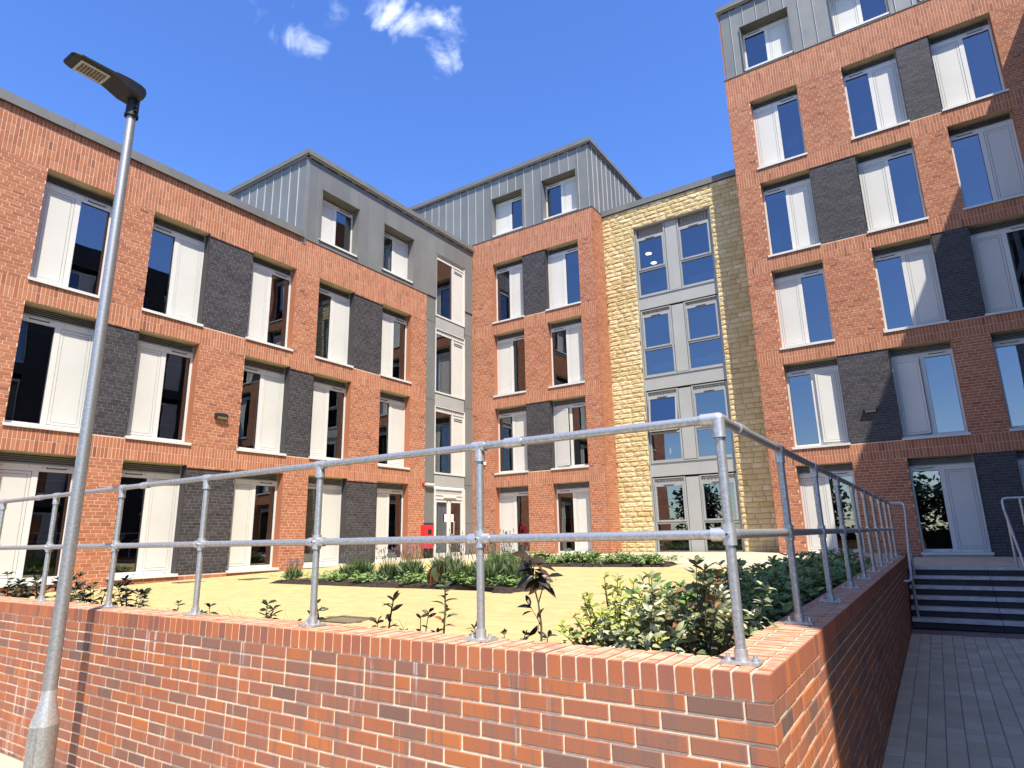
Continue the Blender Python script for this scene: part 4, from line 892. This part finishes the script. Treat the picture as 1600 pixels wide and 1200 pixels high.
b = MB(); b.box(-.06, .06, -.04, 0, -.06, .06); b.build('base', ['paper'], e); b = MB(); b.tube([(0, -.02, 0), (0, -.2, .03)], .02, 8); b.build('arm', ['paper'], e)
b = MB(); b.ball((0, -.24, 0), .085); b.build('dome', ['paper'], e)
# things in the rooms
def office_chair(loc, rz, label):
    e = empty('office_chair', loc, rz, label=label, cat='chair', group='pale chairs inside the rooms')
    b = MB(); b.box(-.22, .22, -.22, .22, .44, .50); b.build('seat', ['chair'], e)
    b = MB(); b.tube([(0, .2, .46), (0, .26, .62), (0, .25, .8), (0, .29, 1.0)], [.03, .035, .05, .03], 8); b.box(-.2, .2, .25, .29, .62, 1.0); b.build('backrest', ['chair'], e)
    b = MB(); b.tube([(0, 0, .1), (0, 0, .44)], .03, 8); b.build('stem', ['black'], e)
    for k in range(5): a = 2 * PI * k / 5; b = MB(); b.tube([(0, 0, .1), (.26 * math.cos(a), .26 * math.sin(a), .06)], .02, 6); b.ball((.26 * math.cos(a), .26 * math.sin(a), .03), .03, n=6, k=4); b.build('leg', ['black'], e)
office_chair((-15.15, 7.02, 5.22), 1.9, 'pale office chair seen through the second window of the upper brick floor')
office_chair((-15.15, 7.75, 2.26), 2.4, 'pale office chair seen through the first floor window left of black wall light')
for (x, z, rz, lb) in ((-2.75, 8.2, 2.6, 'pale chair behind the third floor pane nearest the stone corner on tall block'), (.7, 8.2, 3.4, 'pale chair in the tall block pane right of the third floor charcoal panel'), (-2.0, 11.22, 2.9, 'pale chair in the uppermost brick floor pane nearest the stone corner'), (.15, 11.22, 2.5, 'pale chair behind the uppermost pane left of a charcoal panel')):
    office_chair((x, 20.0, z), rz, lb)
for x, y, z, lb in ((-14.85, 17.55, 5.24, 'white globe lamp on second floor sill behind the glazed strip'), (-14.85, 17.5, 2.29, 'white globe lamp on first floor sill just above the double door')):
    e = empty('globe_lamp', (x, y, z), 0, label=lb, cat='lamp', group='globe lamps in the glazed strip'); b = MB(); b.tube([(0, 0, 0), (0, 0, .3)], [.1, .05], 10); b.build('base', ['curtain'], e); b = MB(); b.ball((0, 0, .42), .17); b.build('shade', ['paper'], e)
flo = ['ground', 'first', 'second', 'top']
for r in range(1, 4):
    for i, (u, w) in enumerate(UW):
        e = empty('bed', (u + w / 2, 20.15 + .85, -.62 + 2.96 * r), 0, label='pale bed behind the %s grey window on the %s floor of the stone block' % (('left', 'right')[i], flo[r]), cat='bed', group='beds behind the stone block windows')
        b = MB(); b.box(-.48, .42, -.35, .45, 0, .3); b.build('frame', ['inner'], e)
        b = MB(); b.box(-.47, .41, -.34, .44, .3, .48); b.build('mattress', ['bed'], e); b = MB(); b.ball((.1, -.1, .53), .22, sc=(1.2, .8, .35)); b.build('pillow', ['bed'], e)

# ------------------------------------------------------------------ plants
def leaf_arrays(L, Wd, fold=.25, curl=.25):
    st = [(0, .06), (.3, .9), (.6, 1), (.85, .5), (1, .02)]; V = []; Q = []
    for t, w in st:
        z = -curl * L * t * t; V += [(-Wd / 2 * w, L * t, z + fold * Wd / 2 * w), (0, L * t, z), (Wd / 2 * w, L * t, z + fold * Wd / 2 * w)]
    for i in range(4):
        for k in range(2): a = i * 3 + k; Q.append((a, a + 1, a + 4, a + 3))
    return np.array(V), np.array(Q)
LEAF = {}
def leaf_mesh(m, L, Wd, k):
    key = (m, L, Wd, k)
    if key not in LEAF:
        V, Q = leaf_arrays(L, Wd, .3 + .1 * (k % 3), .12 + .12 * (k % 4)); LEAF[key] = np_mesh('leaf', V, Q, [m], [k / 7] * len(V), smooth=True)
    return LEAF[key]
def leaf_matrix(p, d, s, roll=None, sun=.9):
    """leaf blade at p growing along d, its face turned towards the light"""
    d = Vector(d).normalized(); g = SUN * sun + Vector((random.gauss(0, .45), random.gauss(0, .45), .25 + random.gauss(0, .3))); z = g - d * g.dot(d)
    z = z.normalized() if z.length > .05 else d.orthogonal().normalized(); x = d.cross(z)
    m = Matrix(((x.x, d.x, z.x, p[0]), (x.y, d.y, z.y, p[1]), (x.z, d.z, z.z, p[2]), (0, 0, 0, 1)))
    return m @ Matrix.Rotation(roll if roll is not None else random.gauss(0, .35), 4, 'Y') @ Matrix.Scale(s, 4)
def leaves_out(e, mats_, m, L, Wd, nind, tn=None, name='leaf'):
    mats_ = list(mats_); random.shuffle(mats_); tn = tn or (lambda: random.randrange(8))
    for M_ in mats_[:nind]: link(name, leaf_mesh(m, L, Wd, min(7, max(0, tn()))), e, M_)
    rest_ = mats_[nind:]
    if rest_:
        V0, Q0 = leaf_arrays(L, Wd, .35, .25); n = len(rest_); A = np.array([np.array(q) for q in rest_])
        V = np.einsum('nij,vj->nvi', A[:, :3, :3], V0) + A[:, None, :3, 3]; Q = (Q0[None] + (np.arange(n) * len(V0))[:, None, None]).reshape(-1, 4)
        o = link('foliage', np_mesh('foliage', V.reshape(-1, 3), Q, [m], np.repeat([min(7, max(0, tn())) / 7 for _ in range(n)], len(V0)), smooth=True), e); o['kind'] = 'stuff'
def shrub(name, label, cat, base, h, rad, stems, per, m, L, Wd, nind, group=None, spread=.5, tn=None, lean=(0, 0), bare=.25):
    e = empty(name, base, 0, label=label, cat=cat, group=group); sm = MB(); ms = []
    for s in range(stems):
        a = random.uniform(0, 2 * PI); q = math.sqrt(random.random()); hh = h * random.uniform(.55, 1) * (1 - .35 * q * q); tip = Vector((rad * q * math.cos(a) + lean[0], rad * q * math.sin(a) + lean[1], hh)); b0 = Vector((tip.x * .25, tip.y * .25, 0)); mid = (b0 + tip) * .5 + Vector((-tip.x * .08, -tip.y * .08, hh * .08))
        pts = [b0 * (1 - t) ** 2 + mid * 2 * t * (1 - t) + tip * t * t for t in (0, .25, .5, .75, 1)]; sm.tube(pts, [.006, .0055, .0045, .0035, .002], 5, caps=False)
        for k in range(4): an = k * 1.6 + random.uniform(-.3, .3); ms.append(leaf_matrix(tip - Vector((0, 0, .004 * k)), (math.cos(an), math.sin(an), random.uniform(.3, 1.2)), random.uniform(.6, .9)))
        for k in range(per):
            t = bare + (1 - bare) * (k + random.random()) / per; p = b0 * (1 - t) ** 2 + mid * 2 * t * (1 - t) + tip * t * t
            an = k * 2.4 + random.uniform(-.4, .4); up = random.uniform(-.1, .75) + (.7 if t > .93 else 0); ms.append(leaf_matrix(p, (math.cos(an), math.sin(an), up), random.uniform(.65, 1.1) * (.75 if t > .9 else 1)))
    sm.build('stem', ['stem'], e); leaves_out(e, ms, m, L, Wd, nind, tn)
    return e
SOIL = -.80
# corner group
shrub('variegated_shrub', 'yellow green variegated shrub at the wall corner, leftmost of the corner bushes', 'shrub', (-1.62, 3.5, SOIL), .60, .34, 46, 17, 'varieg', .062, .027, 280, tn=lambda: int(random.gauss(4, 2)))
shrub('photinia_shrub', 'tall photinia shrub with bronze red young leaves behind the corner rail post', 'shrub', (-1.17, 3.55, SOIL), .70, .25, 18, 14, 'photinia', .095, .038, 250, tn=lambda: int(random.gauss(3.2, 2.2)))
shrub('cream_edged_shrub', 'cream edged pale shrub mixed between the yellow green and bronze shrubs at the corner', 'shrub', (-1.34, 3.35, SOIL), .60, .30, 28, 14, 'pale', .075, .030, 240, tn=lambda: int(random.gauss(3.5, 2.2)))
shrub('low_shrub', 'low dark red leaved plant on soil under the yellow green corner shrub', 'shrub', (-1.72, 3.18, SOIL), .30, .22, 14, 8, 'darkred', .06, .028, 120)
shrub('low_shrub', 'low glossy green plant leaning over the coping beside the corner rail post', 'shrub', (-1.12, 3.12, SOIL), .24, .20, 12, 9, 'laurel', .09, .042, 90)
hl = ['nearest laurel in the hedge, just past the corner rail post', 'second laurel along the hedge behind the return rail', 'third laurel of the hedge, behind the closely spaced posts', 'fourth laurel of the hedge in shade below the tall block', 'farthest laurel of the hedge beside the top of the steps']
for k, y in enumerate((4.75, 6.3, 7.9, 9.7, 11.9)):
    shrub('laurel_shrub', hl[k], 'shrub', (-1.50, y, SOIL), (.55, .55, .56, .52, .5)[k], .62, (70, 70, 65, 55, 55)[k], 17, 'laurel', (.095, .09, .1, .12, .13)[k], .04, (260, 150, 60, 0, 0)[k], group='laurels in the hedge behind the return wall', bare=.15)
shrub('weed', 'thin tall weed with narrow leaves rising above the hedge beside stone wall', 'plant', (-1.42, 5.6, SOIL), .80, .12, 5, 16, 'laurel', .07, .016, 60, bare=.3)
shrub('pale_shrub', 'pale green bush in sun behind the corner rail post, in front of the laurels', 'shrub', (-1.05, 4.0, SOIL), .60, .26, 24, 13, 'pale', .085, .03, 200)
# sparse young plants along the front coping: x, tip z, radius, stems, leaves, material, leaf length
FB = SOIL - .0
front = [(-9.45, -.36, .30, 9, 9, 'darkleaf', .10, 'spreading dark laurel at the far left end of the coping'), (-8.75, -.33, .28, 9, 9, 'darkleaf', .10, 'dark laurel behind coping below the window nearest the photo edge'), (-8.05, -.30, .26, 8, 9, 'darkleaf', .095, 'dark laurel with upright tip just left of the lamp column'),
         (-7.35, -.40, .30, 10, 9, 'darkleaf', .085, 'leafy young laurel just right of the lamp column'), (-6.62, -.36, .24, 8, 9, 'darkleaf', .095, 'dark laurel tucked behind the second rail post from the lamp'), (-5.88, -.47, .12, 3, 5, 'darkleaf', .06, 'tiny seedling midway between two rail posts nearest the lamp'),
         (-5.32, -.43, .08, 2, 5, 'darkleaf', .09, 'small upright seedling just left of a rail post'), (-4.55, -.42, .10, 3, 6, 'darkleaf', .09, 'upright dark seedling just right of the third rail post'), (-4.16, -.50, .08, 2, 4, 'darkleaf', .06, 'single leaf seedling left of the island bed tip'),
         (-3.86, -.45, .10, 3, 5, 'darkleaf', .07, 'young shoot leaning beside a rail post in front of the large cover'), (-3.25, -.42, .12, 3, 6, 'darkred', .085, 'dark red shoot right of large cover in paving'), (-2.92, -.50, .13, 4, 5, 'darkred', .07, 'low dark shoots between the red shoot and the tall leafy stem'),
         (-2.18, -.50, .09, 3, 4, 'darkleaf', .05, 'small sprig right of the rail post and left of sapling'), (-1.98, -.55, .16, 4, 5, 'darkleaf', .08, 'low leaves at the foot of the tall sapling'), (-2.42, -.55, .10, 3, 4, 'darkleaf', .06, 'low dark leaves just left of the rail post before sapling')]
for x, zt, r, st, pr, m, L, lb in front:
    shrub('young_shrub', lb, 'plant', (x, 3.3, FB), zt - FB + .08, r, st, pr, m, L * 1.05, L * .38, 120, group='young plants along the coping', bare=.42)
for x in (-4.95, -4.32, -6.2, -3.1): 
    e = empty('weed', (x, 3.3, FB), 0, label={-4.95: 'thin wispy weed to the left of third rail post', -4.32: 'bare branching weed stem standing above the coping by single leaf seedling', -6.2: 'wispy weed close to second rail post', -3.1: 'fine weed between the dark red shoots'}[x], cat='weed', group='thin weeds along the coping')
    b = MB()
    for k in range(6): a = random.uniform(-1, 1); hh = random.uniform(.18, .3); b.tube([(0, 0, 0), (a * .05, random.uniform(-.05, .05), hh * .6), (a * .13, random.uniform(-.1, .1), hh)], [.0025, .002, .001], 4, caps=False)
    b.build('stem', ['lav'], e)
def sapling(name, label, base, stempts, leaves_, m, tone_=None):
    e = empty(name, base, 0, label=label, cat='sapling', group='slender saplings behind the coping'); b = MB()
    for pts, r in stempts: b.tube([Vector(p) for p in pts], [r * (1 - .6 * i / (len(pts) - 1)) for i in range(len(pts))], 6, caps=False)
    b.build('stem', ['stem'], e)
    for p, d, L in leaves_: link('leaf', leaf_mesh(m, .1, .04, random.randrange(8) if tone_ is None else tone_()), e, leaf_matrix(p, d, L / .1))
H = .65
lv = []
for k in range(26):
    a = k * 2.4; t = k / 26; p = (.0 - .06 * t + random.uniform(-.02, .02), random.uniform(-.02, .02), .43 + .16 * t); lv.append((p, (math.cos(a) * 1.0, math.sin(a) * .8, -.45 + .7 * t + random.uniform(-.2, .2)), random.uniform(.085, .125)))
lv += [((-.055, 0, .29), (-1, -.2, .25), .10), ((-.065, 0, .30), (-.4, 0, 1), .075), ((-.05, 0, .275), (-1, .1, -.25), .085), ((-.02, 0, .23), (.3, -.3, .7), .075), ((-.02, 0, .20), (-.4, -.3, -.9), .085), ((.0, 0, .22), (-.2, -.4, -.5), .06), ((.05, 0, .47), (1, 0, .15), .11)]
sapling('sapling', 'tall thin sapling with dark red leafy crown and one side shoot, right of a post', (-2.0, 3.3, FB + .10), [([(0, 0, 0), (.005, 0, .2), (-.01, 0, .32), (-.045, 0, .44), (-.06, 0, .60)], .008), ([(.0, 0, .2), (-.02, 0, .235), (-.06, 0, .29)], .004), ([(-.01, 0, .32), (.02, .0, .4), (.05, 0, .47)], .005)], lv, 'darkred')
lv = []
for k in range(16):
    t = k / 16; a = k * 2.4; lv.append(((.02 + random.uniform(-.015, .015), random.uniform(-.015, .015), .15 + .30 * t), (math.cos(a), math.sin(a) * .7, .55), random.uniform(.06, .095)))
for k in range(10): lv.append(((-.01 - .008 * k, random.uniform(-.02, .02), .56 - .004 * k), (random.uniform(-.5, .25), random.uniform(-.4, .2), -.9), random.uniform(.09, .13)))
for k in range(5): lv.append(((.0, 0, .56), (math.cos(k * 1.3), math.sin(k * 1.3), .3), .07))
sapling('sapling', 'slender sapling with drooping tip leaves and reddish stem left of the middle post', (-2.73, 3.3, FB + .10), [([(0, 0, 0), (.02, 0, .25), (.015, 0, .45), (0, 0, .58)], .007)], lv, 'photinia', lambda: random.choice((1, 2, 3, 5, 7)))
# island planting
def lavender(loc, s, label, n=70, nf=26):
    e = empty('lavender', loc, 0, label=label, cat='lavender', group='lavender clumps in the island bed'); ms = []; b = MB(); f = MB()
    for k in range(n * 3): a = random.uniform(0, 2 * PI); q = random.random() * .15; ms.append(leaf_matrix((q * math.cos(a), q * math.sin(a), random.random() * .1), (math.cos(a) * random.uniform(.1, .8), math.sin(a) * random.uniform(.1, .8), 1), random.uniform(.6, 1.1) * s * 2.4, random.uniform(0, 6)))
    for k in range(nf):
        a = random.uniform(0, 2 * PI); q = random.uniform(.05, .3) * s; t = Vector((q * math.cos(a), q * math.sin(a), random.uniform(.36, .6) * s)); b.tube([(t.x * .3, t.y * .3, .05), t], [.003, .0022], 3, caps=False)
        f.tube([t, t + Vector((0, 0, .028)), t + Vector((0, 0, .055))], [.005, .009, .003], 5, tone=random.random())
    b.build('stem', ['lav'], e); f.build('flower_head', ['lavf'], e)['kind'] = 'stuff'; leaves_out(e, ms, 'lav', .10, .012, 0)
isl = [(-10.9, 8.5, .5, 'tiny lavender at the pointed left tip of the island bed'), (-9.75, 8.9, .62, 'grassy lavender clump with purple heads behind a rail post'), (-9.2, 8.7, .95, 'first full lavender clump right of the island tip'), (-8.5, 8.75, .8, 'small green clump between the first two flowering lavenders'), (-8.0, 8.8, .95, 'flowering lavender left of the tall lavender'), (-7.25, 8.85, 1.15, 'tall lavender with many flower stalks in middle of the island'),
       (-6.7, 8.6, .95, 'broad dark clump in front of the glazed door'), (-6.3, 9.1, 1.1, 'dense lavender behind the drooping sapling tip'), (-6.15, 8.6, .95, 'clump between the drooping sapling and the middle post'), (-5.75, 8.8, 1.0, 'bright lavender just right of the middle post'), (-8.75, 9.5, .8, 'lavender at the back of the island, left half'), (-7.0, 9.6, .9, 'lavender at the back of the island, right half')]
for x, y, s, lb in isl: lavender((x, y, terr(x, y) + .06), s * 1.25, lb, 110, 40)
gl = ['low green filler plant at left of the island bed', 'low green filler between the first two lavenders', 'low green filler in the middle of the island', 'low green filler right of the island middle', 'low green filler plant beside the middle post', 'low green filler at right end of the island']
for k, x in enumerate((-9.5, -8.9, -7.7, -6.95, -6.5, -5.65)): shrub('ground_cover_plant', gl[k], 'plant', (x, 8.5, terr(x, 8.5) + .03), .24, .26, 18, 10, 'laurel', .075, .035, 0, group='low filler plants in the island bed')
bl = ['first low shrub in the border below the narrow brick block', 'second low shrub in the border below the narrow brick block', 'third low shrub in the border, at the narrow block window', 'fourth low shrub in the border below the brick corner', 'fifth low shrub in the border at the stone edge', 'sixth low shrub in the border below the stone wall', 'last low shrub at the right tip of the border']
for k, x in enumerate((-9.6, -9.0, -8.3, -7.6, -7.0, -6.2, -5.5)): shrub('border_shrub', bl[k], 'shrub', (x, 13.8, terr(x, 14)), (.38, .42, .36, .34, .42, .36, .34)[k], .36, 30, 12, 'laurel', .09, .04, 0, group='low shrubs in the border by the building')
# trees across the street (mirrored in the low panes)
for k, (x, y, h) in enumerate(((-9, -26, 7.8), (-2, -30, 7.0), (6, -27, 8.6), (-20, -24, 7.5), (-14.5, -29, 7.2), (2, -25, 6.6), (11, -28, 8))):
    e = empty('tree', (x, y, -1.95), 0, label=('broad leafy tree across the street opposite the narrow brick block', 'shorter tree across the street opposite the stone bay', 'tallest tree across the street opposite the tall block', 'tree farthest along the street beyond the lamp', 'tree opposite the inner corner of the brick blocks', 'small tree opposite the dark steps', 'tree across the street past the end of the tall block wing')[k], cat='tree', group='trees mirrored in the panes'); b = MB(); b.tube([(0, 0, 0), (.1, 0, h * .3), (0, .1, h * .6)], [.2, .15, .08], 8)
    for j in range(5): a = j * 1.3; b.tube([(.05, 0, h * (.3 + .05 * j)), (math.cos(a) * h * .2, math.sin(a) * h * .2, h * (.55 + .06 * j))], [.08, .03], 6)
    b.build('trunk', ['bark'], e); ms = []
    for j in range(2200):
        c = Vector((random.gauss(0, 1), random.gauss(0, 1), random.gauss(0, 1))).normalized() * (random.random() ** .4) * (1 + .25 * math.sin(3 * j)); ms.append(leaf_matrix((c.x * h * .30, c.y * h * .30, h * .60 + c.z * h * .38), (random.uniform(-1, 1), random.uniform(-1, 1), random.uniform(-.5, .6)), random.uniform(3, 5.5)))
    leaves_out(e, ms, 'treeleaf', .1, .06, 0)

e = empty('hedge', (0, -23, -1.95), 0, label='long clipped hedge along the far side of the street', cat='hedge'); ms = []
for j in range(6000): ms.append(leaf_matrix((random.uniform(-26, 16), random.uniform(-.7, .7), random.uniform(.05, 2.1)), (random.uniform(-1, 1), random.uniform(-1, 1), random.uniform(-.2, .8)), random.uniform(2.5, 4)))
b = MB(); b.box(-26, 16, -.5, .5, 0, 1.8); b.build('core', ['soil'], e); leaves_out(e, ms, 'treeleaf', .1, .06, 0)

def cover(label, P, zf, n, L):
    ms = []; xs = [q[0] for q in P]; ys = [q[1] for q in P]; c0 = (sum(xs) / len(P), sum(ys) / len(P))
    while len(ms) < n:
        x, y = random.uniform(min(xs), max(xs)), random.uniform(min(ys), max(ys))
        if inpoly(x, y, P) and math.sin(x * 5.1 + 2 * math.sin(y * 4)) + random.gauss(0, .5) > -.1:
            for k in range(6): a = random.uniform(0, 2 * PI); ms.append(leaf_matrix((x + random.gauss(0, .05), y + random.gauss(0, .05), zf(x, y) + random.uniform(.03, .14)), (math.cos(a), math.sin(a), random.uniform(-.1, .9)), random.uniform(.5, 1.1)))
    V0, Q0 = leaf_arrays(L, L * .4, .35, .25); A = np.array([np.array(q) for q in ms]); V = np.einsum('nij,vj->nvi', A[:, :3, :3], V0) + A[:, None, :3, 3]
    Q = (Q0[None] + (np.arange(len(ms)) * len(V0))[:, None, None]).reshape(-1, 4)
    tag(link('ground_cover', np_mesh('ground_cover', V.reshape(-1, 3), Q, ['laurel'], np.repeat(RNG.random(len(ms)), len(V0)), smooth=True)), label, 'ground cover', kind='stuff')
cover('low leafy ground cover between the lavenders of the island bed', island, lambda x, y: terr(x, y) + .04, 2600, .07)
cover('low leafy ground cover in the border below the buildings', bed2, lambda x, y: terr(x, y) + .04, 2200, .08)
